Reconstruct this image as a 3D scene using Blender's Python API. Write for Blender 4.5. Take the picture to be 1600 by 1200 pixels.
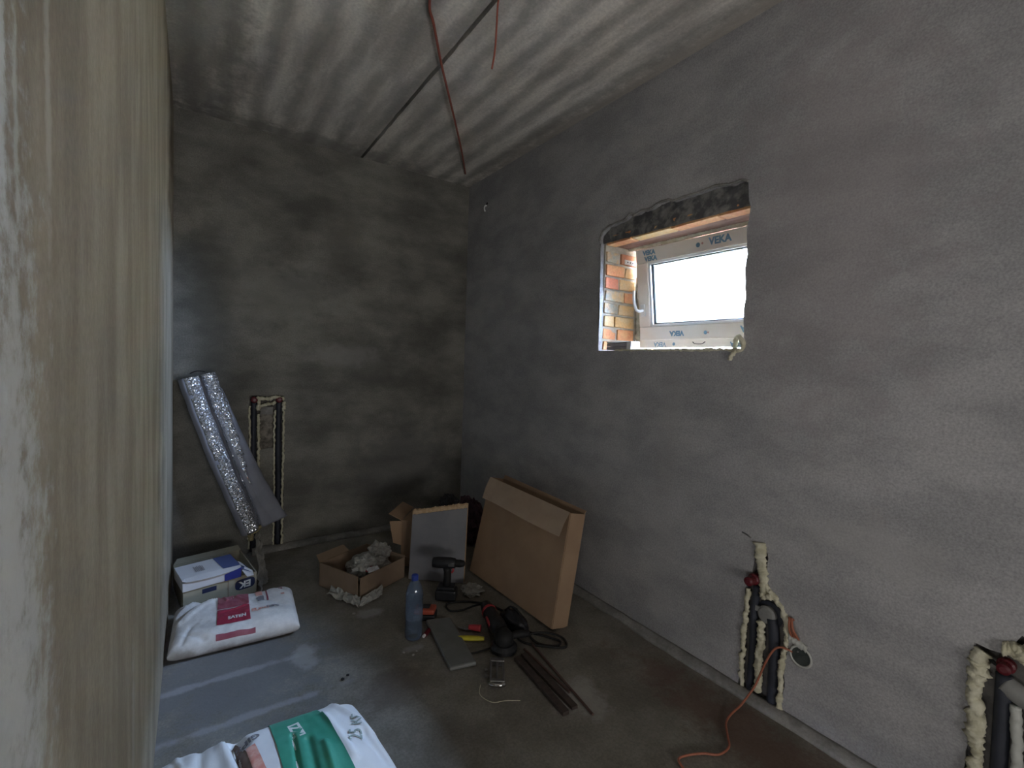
import bpy, bmesh, math, random
from mathutils import Vector, Matrix, noise
random.seed(7)
S = bpy.context.scene
C = S.collection
for o in list(bpy.data.objects): bpy.data.objects.remove(o)

# ------------------------------------------------------------------ camera
YAW, PITCH, ROLL, FL = 0.59939, 0.045875, 0.034836, 728.84
cy, sy, cp, sp = math.cos(YAW), math.sin(YAW), math.cos(PITCH), math.sin(PITCH)
fw = Vector((sy*cp, cy*cp, -sp)); rt = Vector((cy, -sy, 0)); up = rt.cross(fw)
r2 = rt*math.cos(ROLL) + up*math.sin(ROLL); u2 = -rt*math.sin(ROLL) + up*math.cos(ROLL)
cam = bpy.data.objects.new('camera', bpy.data.cameras.new('camera')); C.objects.link(cam)
cam.matrix_world = Matrix(((r2.x, u2.x, -fw.x, 0.10412), (r2.y, u2.y, -fw.y, -3.52832), (r2.z, u2.z, -fw.z, 1.34284), (0, 0, 0, 1)))
cam.data.sensor_width = 36; cam.data.lens = FL/1600*36; cam.data.clip_start = 0.02
S.camera = cam

# ------------------------------------------------------------------ light
w = bpy.data.worlds.new('sky'); S.world = w; w.use_nodes = True
bg = w.node_tree.nodes['Background']; bg.inputs[0].default_value = (0.56, 0.68, 1.0, 1); bg.inputs[1].default_value = 95.0
def lamp(name, kind, loc, rot, energy, color, **kw):
    d = bpy.data.lights.new(name, kind); d.energy = energy; d.color = color
    for k, v in kw.items(): setattr(d, k, v)
    o = bpy.data.objects.new(name, d); o.location = loc; o.rotation_euler = rot; C.objects.link(o); return o
lamp('sun', 'SUN', (-3, 0, 6), (math.radians(20), math.radians(-38), 0), 70.0, (1, 0.94, 0.84), angle=0.02)
# daylight of the hall beside the camera, thrown up through the doorway in the left wall
hl = lamp('hall_daylight_fill', 'AREA', (-1.15, -3.72, 0.35), (0, 0, 0), 6.0, (1.0, 0.98, 0.95), shape='RECTANGLE', size=1.0, size_y=1.0)
lamp('hall_daylight_fill', 'AREA', (0.75, -5.5, 0.8), (math.radians(138), 0, 0), 17.5, (1.0, 0.97, 0.92), shape='RECTANGLE', size=1.2, size_y=1.2)  # added fill lamp behind the camera, lifts the back wall and ceiling
hl.rotation_euler = Vector((1.0, 0.60, 0.85)).to_track_quat('-Z', 'Y').to_euler()
pt = lamp('window_portal', 'AREA', (2.42, -2.0, 1.74), (0, math.radians(90), 0), 1.0, (1, 1, 1), shape='RECTANGLE', size=0.62, size_y=0.86)
pt.data.cycles.is_portal = True
S.view_settings.view_transform = 'Standard'; S.view_settings.look = 'None'
S.view_settings.gamma = 1; S.view_settings.use_curve_mapping = False
S.view_settings.exposure = 1.35

# ------------------------------------------------------------------ helpers
W, H = 2.0125, 2.80
def link(o, parent=None):
    C.objects.link(o)
    if parent is not None: o.parent = parent
    return o
def tag(o, label=None, cat=None, group=None, kind=None):
    if label: o['label'] = label
    if cat: o['category'] = cat
    if group: o['group'] = group
    if kind: o['kind'] = kind
    return o
def thing(name, label, cat, loc, group=None):
    o = bpy.data.objects.new(name, None); o.location = loc; o.empty_display_size = .05
    link(o); tag(o, label, cat, group); return o
def obj(name, bm, m, parent=None, smooth=False, bevel=0):
    me = bpy.data.meshes.new(name)
    if isinstance(bm, tuple):
        me.from_pydata([tuple(v) for v in bm[0]], [], bm[1])
    else:
        bmesh.ops.recalc_face_normals(bm, faces=bm.faces[:]); bm.to_mesh(me); bm.free()
    me.materials.append(m)
    if smooth:
        for p in me.polygons: p.use_smooth = True
    o = bpy.data.objects.new(name, me); C.objects.link(o)
    if parent is not None:
        o.parent = parent
        q = parent; off = Vector((0, 0, 0))
        while q is not None: off += q.location; q = q.parent
        me.transform(Matrix.Translation(-off))      # meshes are built in room coordinates
    if bevel:
        b = o.modifiers.new('bevel', 'BEVEL'); b.width = bevel; b.segments = 2; b.limit_method = 'ANGLE'
    return o
def obox(bm, o, a, b, c):
    o, a, b, c = map(Vector, (o, a, b, c))
    vs = [bm.verts.new(o+i*a+j*b+k*c) for k in (0, 1) for j in (0, 1) for i in (0, 1)]
    for f in ((0, 2, 3, 1), (4, 5, 7, 6), (0, 1, 5, 4), (2, 6, 7, 3), (0, 4, 6, 2), (1, 3, 7, 5)):
        bm.faces.new([vs[i] for i in f])
def box(bm, lo, hi):
    lo, hi = Vector(lo), Vector(hi); d = hi-lo
    obox(bm, lo, (d.x, 0, 0), (0, d.y, 0), (0, 0, d.z))
def one_box(lo, hi): bm = bmesh.new(); box(bm, lo, hi); return bm
def sheet(bm, pts, t):
    """thin board from a quad or polygon with real thickness t along its normal"""
    pts = [Vector(p) for p in pts]
    n = (pts[1]-pts[0]).cross(pts[2]-pts[0]).normalized()*t
    a = [bm.verts.new(p) for p in pts]; b = [bm.verts.new(p+n) for p in pts]; k = len(pts)
    bm.faces.new(a); bm.faces.new(b[::-1])
    for i in range(k): bm.faces.new((a[i], a[(i+1) % k], b[(i+1) % k], b[i]))
def catmull(pts, n=6):
    pts = [Vector(p) for p in pts]
    if len(pts) < 3: return [pts[0].lerp(pts[-1], i/(n)) for i in range(n+1)]
    out = []; P = [pts[0]*2-pts[1]]+pts+[pts[-1]*2-pts[-2]]
    for i in range(1, len(P)-2):
        for k in range(n):
            t = k/n; a, b, c, d = P[i-1:i+3]
            out.append(.5*((2*b)+(c-a)*t+(2*a-5*b+4*c-d)*t*t+(3*b-a-3*c+d)*t**3))
    return out+[pts[-1]]
def tube(bm, path, rad, seg=10, squash=None, rough=0, cap=True):
    """rad number or function of 0..1; squash=(axis vector, factor); rough = noisy radius"""
    rings = []; n = len(path); prev = None
    for i, p in enumerate(path):
        t = (path[min(i+1, n-1)]-path[max(i-1, 0)]).normalized()
        if prev is None:
            ref = Vector((0, 0, 1)) if abs(t.z) < .9 else Vector((1, 0, 0))
            u = t.cross(ref).normalized()
        else: u = (prev-t*prev.dot(t)).normalized()
        prev = u; v = t.cross(u)
        r = rad(i/(n-1)) if callable(rad) else rad
        ring = []
        for k in range(seg):
            a = 2*math.pi*k/seg; d = u*math.cos(a)+v*math.sin(a)
            rr = r
            if rough: rr *= 1+rough*.8*noise.noise((p+d*r)*55)+rough*.6*noise.noise((p+d*r)*150)+rough*.35*noise.noise((p+d*r)*330)
            q = d*rr
            if squash: ax = Vector(squash[0]); q = q-ax*q.dot(ax)*(1-squash[1])
            ring.append(bm.verts.new(p+q))
        rings.append(ring)
    for a, b in zip(rings, rings[1:]):
        for k in range(seg): bm.faces.new((a[k], a[(k+1) % seg], b[(k+1) % seg], b[k]))
    if cap: bm.faces.new(rings[0][::-1]); bm.faces.new(rings[-1])
def lathe(bm, prof, origin, axis=(0, 0, 1), seg=24, closed=False):
    ax = Vector(axis).normalized(); ref = Vector((0, 0, 1)) if abs(ax.z) < .9 else Vector((1, 0, 0))
    u = ax.cross(ref).normalized(); v = ax.cross(u); o = Vector(origin); rings = []
    for r, h in prof:
        rings.append([bm.verts.new(o+ax*h+(u*math.cos(2*math.pi*k/seg)+v*math.sin(2*math.pi*k/seg))*max(r, 1e-5)) for k in range(seg)])
    for a, b in zip(rings, rings[1:]):
        for k in range(seg): bm.faces.new((a[k], a[(k+1) % seg], b[(k+1) % seg], b[k]))
    if not closed: bm.faces.new(rings[0][::-1]); bm.faces.new(rings[-1])
def poly_extrude(loops, t, to3d):
    """filled outline with holes, thickness t; to3d maps (a,b,c) to room coordinates"""
    cu = bpy.data.curves.new('tmp', 'CURVE'); cu.dimensions = '2D'; cu.fill_mode = 'BOTH'; cu.extrude = t/2
    for lp in loops:
        s = cu.splines.new('POLY'); s.points.add(len(lp)-1); s.use_cyclic_u = True
        for i, p in enumerate(lp): s.points[i].co = (p[0], p[1], 0, 1)
    o = bpy.data.objects.new('tmp', cu); C.objects.link(o); dg = bpy.context.evaluated_depsgraph_get(); dg.update()
    me = o.evaluated_get(dg).to_mesh()
    v = [to3d(p.co.x, p.co.y, p.co.z+t/2) for p in me.vertices]; f = [tuple(p.vertices) for p in me.polygons]
    o.evaluated_get(dg).to_mesh_clear(); bpy.data.objects.remove(o); bpy.data.curves.remove(cu)
    return v, f
def text(s, size, place, bold=0.0, shear=0, space=1.0):
    """flat lettering as faces; place maps (x,y) centred on the word to room coordinates"""
    cu = bpy.data.curves.new('tmp', 'FONT'); cu.body = s; cu.size = size; cu.align_x = 'CENTER'; cu.align_y = 'CENTER'
    cu.offset = bold; cu.resolution_u = 3; cu.shear = shear; cu.space_character = space
    o = bpy.data.objects.new('tmp', cu); C.objects.link(o); dg = bpy.context.evaluated_depsgraph_get(); dg.update()
    bm = bmesh.new(); bm.from_mesh(o.evaluated_get(dg).to_mesh()); o.evaluated_get(dg).to_mesh_clear()
    bpy.data.objects.remove(o); bpy.data.curves.remove(cu)
    bmesh.ops.triangulate(bm, faces=bm.faces[:])
    for _ in range(2):
        es = [e for e in bm.edges if e.calc_length() > 0.02]
        if es: bmesh.ops.subdivide_edges(bm, edges=es, cuts=1); bmesh.ops.triangulate(bm, faces=bm.faces[:])
    for v in bm.verts: v.co = Vector(place(v.co.x, v.co.y))
    me = bpy.data.meshes.new('tmp'); bm.to_mesh(me); bm.free()
    r = ([v.co.copy() for v in me.vertices], [tuple(p.vertices) for p in me.polygons]); bpy.data.meshes.remove(me)
    return r

# ------------------------------------------------------------------ materials
def mat(name, col, col2=None, scale=8, warp=9, rough=.85, metal=0, bump=0, bscale=60, stretch=(1, 1, 1), spots=(), detail=6, spec=.5, trans=0, alpha=1, lo=.35, hi=.65, fine=0):
    m = bpy.data.materials.new(name); m.use_nodes = True; nt = m.node_tree; N = nt.nodes; L = nt.links
    b = N['Principled BSDF']; b.inputs['Roughness'].default_value = rough; b.inputs['Metallic'].default_value = metal
    b.inputs['Specular IOR Level'].default_value = spec
    b.inputs['Transmission Weight'].default_value = trans; b.inputs['Alpha'].default_value = alpha
    tc = N.new('ShaderNodeTexCoord'); mp = N.new('ShaderNodeMapping'); mp.inputs['Scale'].default_value = stretch
    L.new(tc.outputs['Object'], mp.inputs[0])
    def nz(sc, det=detail, ro=.6, src=None):
        n = N.new('ShaderNodeTexNoise'); n.inputs['Scale'].default_value = sc; n.inputs['Detail'].default_value = det; n.inputs['Roughness'].default_value = ro
        L.new(src or mp.outputs[0], n.inputs['Vector']); return n.outputs['Fac']
    def ramp(x, a, c):
        r = N.new('ShaderNodeMapRange'); r.inputs['From Min'].default_value = a; r.inputs['From Max'].default_value = c
        L.new(x, r.inputs['Value']); r.interpolation_type = 'SMOOTHSTEP'; return r.outputs[0]
    def mix(f, a, c):
        x = N.new('ShaderNodeMix'); x.data_type = 'RGBA'
        L.new(f, x.inputs[0])
        for v, i in ((a, 6), (c, 7)):
            if isinstance(v, tuple): x.inputs[i].default_value = (*v[:3], 1)
            else: L.new(v, x.inputs[i])
        return x.outputs[2]
    def math_(op, a, c):
        x = N.new('ShaderNodeMath'); x.operation = op
        for i, v in enumerate((a, c)):
            if isinstance(v, (int, float)): x.inputs[i].default_value = v
            else: L.new(v, x.inputs[i])
        return x.outputs[0]
    c = None
    if col2: c = mix(ramp(nz(scale), lo, hi), col, col2)
    if fine and c is not None:
        f = nz(bscale*1.5, 3, .7, tc.outputs['Object']); x = N.new('ShaderNodeMix'); x.data_type = 'RGBA'; x.blend_type = 'MULTIPLY'; x.inputs[0].default_value = 1
        g = N.new('ShaderNodeMapRange'); g.inputs['From Min'].default_value = .3; g.inputs['From Max'].default_value = .7; g.inputs['To Min'].default_value = 1-fine; g.inputs['To Max'].default_value = 1+fine
        L.new(f, g.inputs[0]); L.new(c, x.inputs[6]); L.new(g.outputs[0], x.inputs[7]); c = x.outputs[2]
    for cen, rad, sc, amt in spots:
        # a stain, patch or painted light with its own place, ragged by noise
        wn = N.new('ShaderNodeTexNoise'); wn.inputs['Scale'].default_value = warp; wn.inputs['Detail'].default_value = 6; wn.inputs['Roughness'].default_value = .7
        L.new(tc.outputs['Object'], wn.inputs['Vector'])
        v = N.new('ShaderNodeVectorMath'); v.operation = 'SUBTRACT'; L.new(tc.outputs['Object'], v.inputs[0]); v.inputs[1].default_value = cen
        d = N.new('ShaderNodeVectorMath'); d.operation = 'DIVIDE'; L.new(v.outputs[0], d.inputs[0]); d.inputs[1].default_value = rad
        l = N.new('ShaderNodeVectorMath'); l.operation = 'LENGTH'; L.new(d.outputs[0], l.inputs[0])
        q = math_('ADD', l.outputs['Value'], math_('MULTIPLY', math_('SUBTRACT', wn.outputs['Fac'], .5), 2.6))
        f = math_('MULTIPLY', ramp(q, 1.15, .35), amt)
        c = mix(f, c if c is not None else col, sc)
    if c is not None: L.new(c, b.inputs['Base Color'])
    else: b.inputs['Base Color'].default_value = (*col, 1)
    if bump:
        bp = N.new('ShaderNodeBump'); bp.inputs['Strength'].default_value = bump; bp.inputs['Distance'].default_value = .004
        L.new(nz(bscale, 5, .65), bp.inputs['Height']); L.new(bp.outputs[0], b.inputs['Normal'])
    return m
M = {}
M['right'] = mat('grey_cement_plaster', (.31, .308, .318), (.41, .405, .412), 4.5, detail=9, bump=.35, bscale=95, stretch=(1, .6, 1.2), fine=.22, spots=[
    ((W, -2.95, .75), (.2, .3, .1), (.42, .41, .40), .4), ((W, -2.1, 1.0), (.2, .06, 1.2), (.36, .35, .35), .35), ((W, -2.75, 1.9), (.2, .4, .9), (.30, .26, .27), .4)])
M['back'] = mat('mottled_cement_plaster', (.115, .112, .10), (.27, .26, .232), 3.6, warp=7, detail=9, bump=.4, bscale=85, stretch=(.6, 1, 1.1), fine=.24, lo=.3, hi=.7, spots=[
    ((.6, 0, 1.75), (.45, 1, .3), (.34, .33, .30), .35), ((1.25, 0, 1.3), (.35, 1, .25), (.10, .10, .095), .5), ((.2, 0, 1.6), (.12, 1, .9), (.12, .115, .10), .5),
    ((1.0, 0, 2.15), (.2, 1, .25), (.13, .125, .11), .5), ((1.5, 0, .5), (.5, 1, .4), (.12, .12, .12), .5), ((1.0, 0, 1.35), (.3, 1, .1), (.36, .35, .34), .4)])  # pale and dark patches set at fixed spots on the back wall
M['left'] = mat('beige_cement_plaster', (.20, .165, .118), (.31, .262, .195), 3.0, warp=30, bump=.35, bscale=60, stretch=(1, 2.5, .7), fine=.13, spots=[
    ((0, -3.10, .98), (1, .12, .62), (.58, .61, .61), .62), ((0, -3.04, .85), (1, .10, .5), (.46, .46, .44), .4), ((0, -3.07, 1.2), (1, .035, .22), (.52, .51, .48), .65), ((0, -3.05, .72), (1, .05, .30), (.55, .54, .51), .6),  # pale efflorescence at the near end, brightened to paint in the doorway light
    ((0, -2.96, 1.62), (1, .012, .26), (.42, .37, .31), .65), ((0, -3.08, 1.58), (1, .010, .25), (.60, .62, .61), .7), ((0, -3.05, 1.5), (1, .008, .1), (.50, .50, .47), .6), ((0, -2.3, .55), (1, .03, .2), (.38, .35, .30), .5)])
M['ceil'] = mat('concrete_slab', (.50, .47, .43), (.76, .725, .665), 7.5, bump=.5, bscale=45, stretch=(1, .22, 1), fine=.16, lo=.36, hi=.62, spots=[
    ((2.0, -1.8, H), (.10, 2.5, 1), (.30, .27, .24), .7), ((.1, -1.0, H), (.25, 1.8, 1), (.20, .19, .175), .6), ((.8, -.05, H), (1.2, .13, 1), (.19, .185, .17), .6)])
def ceil_bands(m):
    nt = m.node_tree; N = nt.nodes; L = nt.links; b = N['Principled BSDF']; src = b.inputs['Base Color'].links[0].from_socket
    tc = N.new('ShaderNodeTexCoord'); wv = N.new('ShaderNodeTexWave'); wv.bands_direction = 'X'; wv.inputs['Scale'].default_value = 1.9
    wv.inputs['Distortion'].default_value = 1.6; wv.inputs['Detail'].default_value = 3; wv.inputs['Detail Scale'].default_value = 1.5; L.new(tc.outputs['Object'], wv.inputs[0])
    nz = N.new('ShaderNodeTexNoise'); nz.inputs['Scale'].default_value = 16; nz.inputs['Detail'].default_value = 9; nz.inputs['Roughness'].default_value = .82; L.new(tc.outputs['Object'], nz.inputs[0])
    mu = N.new('ShaderNodeMath'); mu.operation = 'MULTIPLY'; L.new(wv.outputs['Fac'], mu.inputs[0]); L.new(nz.outputs['Fac'], mu.inputs[1])
    mr = N.new('ShaderNodeMapRange'); mr.inputs['From Min'].default_value = .12; mr.inputs['From Max'].default_value = .50; mr.inputs['To Min'].default_value = 0; mr.inputs['To Max'].default_value = .62; L.new(mu.outputs[0], mr.inputs[0])
    x = N.new('ShaderNodeMix'); x.data_type = 'RGBA'; L.new(mr.outputs[0], x.inputs[0]); L.new(src, x.inputs[6]); x.inputs[7].default_value = (.24, .23, .21, 1); L.new(x.outputs[2], b.inputs['Base Color'])
ceil_bands(M['ceil'])
M['floor'] = mat('dusty_screed', (.16, .145, .12), (.25, .235, .205), 3.5, rough=.9, bump=.5, bscale=70, fine=.2, spots=[
    ((.25, -1.3, 0), (.42, .5, 1), (.165, .165, .17), .75), ((.2, -1.33, 0), (.38, .025, 1), (.36, .36, .37), .6), ((.28, -1.62, 0), (.36, .022, 1), (.34, .34, .35), .55), ((.52, -1.35, 0), (.06, .12, 1), (.40, .39, .38), .6),
    ((1.40, -2.2, 0), (.11, .14, 1), (.46, .44, .41), .65), ((.86, -1.15, 0), (.09, .05, 1), (.45, .44, .42), .55), ((.95, -1.55, 0), (.07, .03, 1), (.42, .41, .4), .5), ((1.80, -2.7, 0), (.16, .7, 1), (.13, .065, .045), .6),
    ((.8, -1.75, 0), (.2, .15, 1), (.11, .085, .07), .6), ((.5, -.62, 0), (.14, .1, 1), (.34, .32, .29), .4)])
M['curb'] = mat('rough_screed_edge', (.21, .205, .195), (.33, .32, .30), 9, bump=.6, fine=.15)
M['body'] = mat('raw_masonry', (.10, .095, .09), (.17, .16, .15), 20, bump=.8)
M['lintel_rough'] = mat('broken_dark_mortar', (.10, .10, .105), (.26, .255, .24), 16, bump=1, bscale=50, lo=.42, hi=.62)
M['board'] = mat('brown_lintel_board', (.22, .125, .09), (.33, .21, .16), 9, stretch=(4, .5, 1), bump=.3)
M['mortar'] = mat('pale_mortar', (.36, .33, .27), (.48, .43, .35), 30, bump=.8)
M['brickA'] = mat('orange_brick', (.60, .26, .12), (.66, .38, .19), 14, bump=.6, fine=.15)
M['brickB'] = mat('yellow_brick', (.64, .40, .17), (.60, .44, .25), 14, bump=.6, fine=.15)
M['brickC'] = mat('red_brick', (.58, .20, .11), (.60, .30, .18), 14, bump=.6, fine=.15)
M['brickD'] = mat('mortar_smeared_brick', (.36, .37, .33), (.58, .40, .22), 18, bump=.8, fine=.15)
M['foam'] = mat('yellowed_pu_foam', (.56, .53, .38), (.72, .69, .55), 30, bump=.6, bscale=120)
M['foam_dark'] = mat('brown_old_foam', (.26, .22, .12), (.42, .37, .20), 25, bump=.6)
M['pvc'] = mat('filmed_white_pvc', (.80, .76, .68), (.84, .81, .75), 5, rough=.4)
M['white'] = mat('white_plastic', (.85, .86, .86), rough=.35)
M['gasket'] = mat('black_gasket', (.02, .02, .022), rough=.5)
M['spacer'] = mat('glazing_spacer', (.45, .50, .52), rough=.4, metal=.5)
M['blueprint'] = mat('blue_film_print', (.17, .32, .45), rough=.5)
M['redprint'] = mat('red_film_print', (.55, .30, .28), rough=.5)
M['greyblock'] = mat('grey_rubber_block', (.42, .40, .42), (.50, .48, .52), 20, rough=.7)
def glass():
    m = bpy.data.materials.new('window_glass'); m.use_nodes = True; nt = m.node_tree; nt.nodes.clear()
    o = nt.nodes.new('ShaderNodeOutputMaterial'); t = nt.nodes.new('ShaderNodeBsdfTransparent'); t.inputs[0].default_value = (.93, .96, .96, 1)
    g = nt.nodes.new('ShaderNodeBsdfGlossy'); g.inputs['Roughness'].default_value = .02; fr = nt.nodes.new('ShaderNodeFresnel'); fr.inputs[0].default_value = 1.45
    x = nt.nodes.new('ShaderNodeMixShader'); nt.links.new(fr.outputs[0], x.inputs[0]); nt.links.new(t.outputs[0], x.inputs[1]); nt.links.new(g.outputs[0], x.inputs[2]); nt.links.new(x.outputs[0], o.inputs[0]); return m
M['glass'] = glass()
M['pipe'] = mat('dark_blue_pipe_sleeve', (.022, .026, .038), (.034, .038, .055), 12, rough=.6)
M['pipe_grey'] = mat('grey_drain_plastic', (.22, .22, .215), (.28, .28, .27), 20, rough=.5)
M['pipe_white'] = mat('white_pipe', (.55, .56, .53), rough=.4)
M['redcap'] = mat('dark_red_plug', (.085, .006, .012), (.12, .010, .018), 40, rough=.4)
M['orange'] = mat('orange_wire_sheath', (.42, .15, .09), (.36, .12, .07), 30, rough=.5)
M['redwire'] = mat('red_brown_wire', (.34, .10, .07), (.29, .085, .06), 30, rough=.5)
M['card'] = mat('brown_cardboard', (.34, .225, .145), (.39, .265, .17), 5, rough=.9, bump=.1)
M['card2'] = mat('brown_cardboard_inside', (.42, .32, .24), (.47, .365, .275), 5, rough=.9, bump=.1)
M['cardgrey'] = mat('greyish_cardboard', (.33, .31, .235), (.38, .355, .28), 5, rough=.9, bump=.1)
M['cardtrash'] = mat('dull_cardboard', (.23, .165, .11), (.28, .20, .14), 5, rough=.9, bump=.1)
M['navy'] = mat('navy_print', (.012, .02, .07), rough=.6)
M['blue'] = mat('blue_print', (.02, .03, .22), rough=.5)
M['blue2'] = mat('slate_blue_print', (.08, .11, .26), rough=.6)
M['paper'] = mat('white_carton', (.60, .60, .63), (.66, .66, .69), 6, rough=.7)
M['letter'] = mat('pale_lettering', (.72, .74, .72), rough=.7)
M['greeninkpale'] = mat('pale_green_ink', (.30, .38, .36), rough=.7)
M['smallprint'] = mat('small_print', (.25, .25, .28), (.42, .42, .45), 160, rough=.8)
M['greyink'] = mat('grey_ink', (.22, .22, .25), rough=.8)
M['sack'] = mat('white_sack_paper', (.60, .59, .58), (.74, .73, .72), 6, rough=.55, bump=.6, bscale=18, fine=.10, spots=[((-.22, -.19, .03), (.10, .06, .05), (.30, .27, .23), .8), ((.0, -.19, .012), (.30, .05, .022), (.32, .26, .24), .8), ((-.2, .15, .05), (.1, .08, .08), (.42, .40, .40), .5)])
M['sack2'] = mat('white_plastic_sack', (.74, .77, .80), (.82, .84, .86), 5, rough=.4, bump=.35, bscale=14)
M['sackred'] = mat('crimson_sack_print', (.28, .022, .05), (.34, .035, .07), 9, rough=.45, bump=.35, bscale=18)
M['sackred2'] = mat('faded_crimson_print', (.26, .055, .085), (.34, .11, .14), 9, rough=.45, bump=.35, bscale=18)
M['sackgreen'] = mat('green_sack_print', (.04, .26, .18), (.06, .31, .22), 6, rough=.4, bump=.35, bscale=14)
M['redink'] = mat('orange_red_ink', (.62, .25, .20), (.70, .42, .36), 40, rough=.6)
M['brownfold'] = mat('brown_fold_paper', (.16, .10, .075), (.24, .17, .13), 15, rough=.8)
M['foam_dullfoil'] = mat('grey_foam_and_dull_foil', (.21, .22, .26), (.27, .28, .33), 6, rough=.6, bump=.3, bscale=20)
M['panel'] = mat('grey_faced_board', (.20, .20, .225), (.24, .24, .26), 6, rough=.7)
M['yfoam'] = mat('torn_yellow_foam_core', (.50, .34, .20), (.62, .46, .30), 60, bump=1)
M['pet'] = mat('blue_bottle_plastic', (.62, .76, .95), rough=.06, trans=.93)
M['bluecap'] = mat('blue_bottle_cap', (.03, .06, .30), rough=.4)
M['black'] = mat('black_tool_plastic', (.012, .013, .016), (.02, .021, .025), 30, rough=.45)
M['rubber'] = mat('black_rubber', (.008, .008, .009), rough=.7)
M['darkbag'] = mat('black_bag_film', (.010, .010, .014), rough=.5, bump=.4)
M['redplastic'] = mat('red_tool_plastic', (.42, .04, .05), rough=.4)
M['orangeplastic'] = mat('orange_red_tool_plastic', (.40, .075, .04), rough=.45)
M['yellow'] = mat('yellow_tool_plastic', (.62, .55, .04), (.50, .44, .04), 20, rough=.5)
M['steel'] = mat('scratched_steel', (.42, .42, .43), (.30, .30, .30), 30, rough=.28, metal=.9)
M['tile'] = mat('grey_plastic_panel', (.165, .17, .165), (.20, .205, .20), 12, rough=.55)
M['wood_dark'] = mat('dark_stained_wood', (.042, .030, .024), (.072, .05, .04), 12, stretch=(3, 3, 3), rough=.8, bump=.4)
M['rod'] = mat('brown_rod', (.10, .055, .045), rough=.6)
M['film'] = mat('crumpled_clear_film', (.66, .66, .62), (.50, .51, .49), 25, rough=.35, trans=.35, bump=.6)
M['filmgrey'] = mat('dusty_translucent_film', (.34, .33, .30), (.46, .45, .42), 15, rough=.5, trans=.3, bump=.6)
M['facade'] = mat('cream_render', (.60, .56, .48), (.66, .62, .54), 2, rough=1)
M['ground'] = mat('outside_ground', (.45, .38, .29), (.52, .45, .35), 1, rough=1)
def foil_mat():
    m = mat('glittering_foil', (.88, .91, .98), rough=.26, metal=.85); nt = m.node_tree; N = nt.nodes; L = nt.links; b = N['Principled BSDF']
    tc = N.new('ShaderNodeTexCoord'); v = N.new('ShaderNodeTexVoronoi'); v.inputs['Scale'].default_value = 210; L.new(tc.outputs['Object'], v.inputs['Vector'])
    s = N.new('ShaderNodeVectorMath'); s.operation = 'SUBTRACT'; L.new(v.outputs['Color'], s.inputs[0]); s.inputs[1].default_value = (.5, .5, .5)
    k = N.new('ShaderNodeVectorMath'); k.operation = 'SCALE'; k.inputs['Scale'].default_value = 1.5; L.new(s.outputs[0], k.inputs[0])
    g = N.new('ShaderNodeNewGeometry'); a = N.new('ShaderNodeVectorMath'); a.operation = 'ADD'; L.new(g.outputs['Normal'], a.inputs[0]); L.new(k.outputs[0], a.inputs[1])
    n = N.new('ShaderNodeVectorMath'); n.operation = 'NORMALIZE'; L.new(a.outputs[0], n.inputs[0]); L.new(n.outputs[0], b.inputs['Normal']); return m

M['foil'] = foil_mat()

# ------------------------------------------------------------------ setting
Y0, YF = 0.0, -4.5     # back wall, wall behind the camera
def jag(pts, amp, n, seed=0, keep=()):
    """ragged version of a closed outline"""
    out = []
    for i, p in enumerate(pts):
        q = pts[(i+1) % len(pts)]; a = Vector(p); b = Vector(q); d = b-a; k = max(1, int(d.length*n)); pr = Vector((-d.y, d.x)).normalized()
        for j in range(k):
            c = a+d*(j/k); am = 0 if i in keep else amp
            if j or i not in keep: c = c+pr*am*(noise.noise(Vector((c.x*22+seed, c.y*22, 1)))*1.3+noise.noise(Vector((c.x*75+seed, c.y*75, 5)))*.9)
            out.append((c.x, c.y))
    return out
# floor
bm = bmesh.new(); nx, ny = 60, 140
vs = [[bm.verts.new((-.05+2.15*i/nx, .05-5.9*j/ny, 0)) for j in range(ny+1)] for i in range(nx+1)]
for row in vs:
    for v in row: v.co.z = .0022*noise.noise(v.co*3)-.0024
for i in range(nx):
    for j in range(ny): bm.faces.new((vs[i][j], vs[i+1][j], vs[i+1][j+1], vs[i][j+1]))
floor = tag(obj('floor', bm, M['floor']), kind='structure')
tag(obj('floor', one_box((-2.0, -5.9, -.14), (2.4, .4, -.012)), M['body']), kind='structure')
# ceiling: slabs with an open joint between them
bm = bmesh.new(); box(bm, (-2.0, -5.95, H+.05), (2.6, .4, H+.25)); box(bm, (-2.0, .052, H+.001), (2.6, .4, H+.05)); box(bm, (-2.0, -5.95, H+.001), (2.6, -5.853, H+.05))
ceil_ = tag(obj('ceiling', bm, M['body']), kind='structure')
def slab(x0, x1, jl, jr, seed):
    out = []; n = 90
    for j in range(n+1):
        y = .05-5.9*j/n; out.append((x1+(jr*noise.noise(Vector((seed, y*14, 0))) if jr else 0)+(.0045*(-y) if x1 < 1.5 else 0)*-1, y))
    for j in range(n, -1, -1):
        y = .05-5.9*j/n; out.append((x0+(jl*noise.noise(Vector((seed+9, y*14, 0))) if jl else 0)-(.0045*(-y) if x0 > .5 else 0), y))
    v = poly_extrude([out], .048, lambda a, b, c: (a, b, H+c)); return v
obj('slab', slab(-2.0, 1.103, 0, .004, 3), M['ceil'], ceil_)
obj('slab', slab(1.123, 2.3, .004, 0, 8), M['ceil'], ceil_)
# left wall
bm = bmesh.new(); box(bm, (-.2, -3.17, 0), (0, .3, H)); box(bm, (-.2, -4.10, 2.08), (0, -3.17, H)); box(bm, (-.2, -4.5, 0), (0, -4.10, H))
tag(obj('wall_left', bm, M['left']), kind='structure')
# back wall with pipe chases cut in the plaster
ol = [(-.1, 0), (.408, 0)]+[(x, z) for x, z in jag([(.408, 0), (.408, 1.06), (.618, 1.06), (.618, 0)], .006, 40, 2, (3,)) if z > .001]+[(.618, 0), (2.3, 0), (2.3, H), (-.1, H)]
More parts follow.
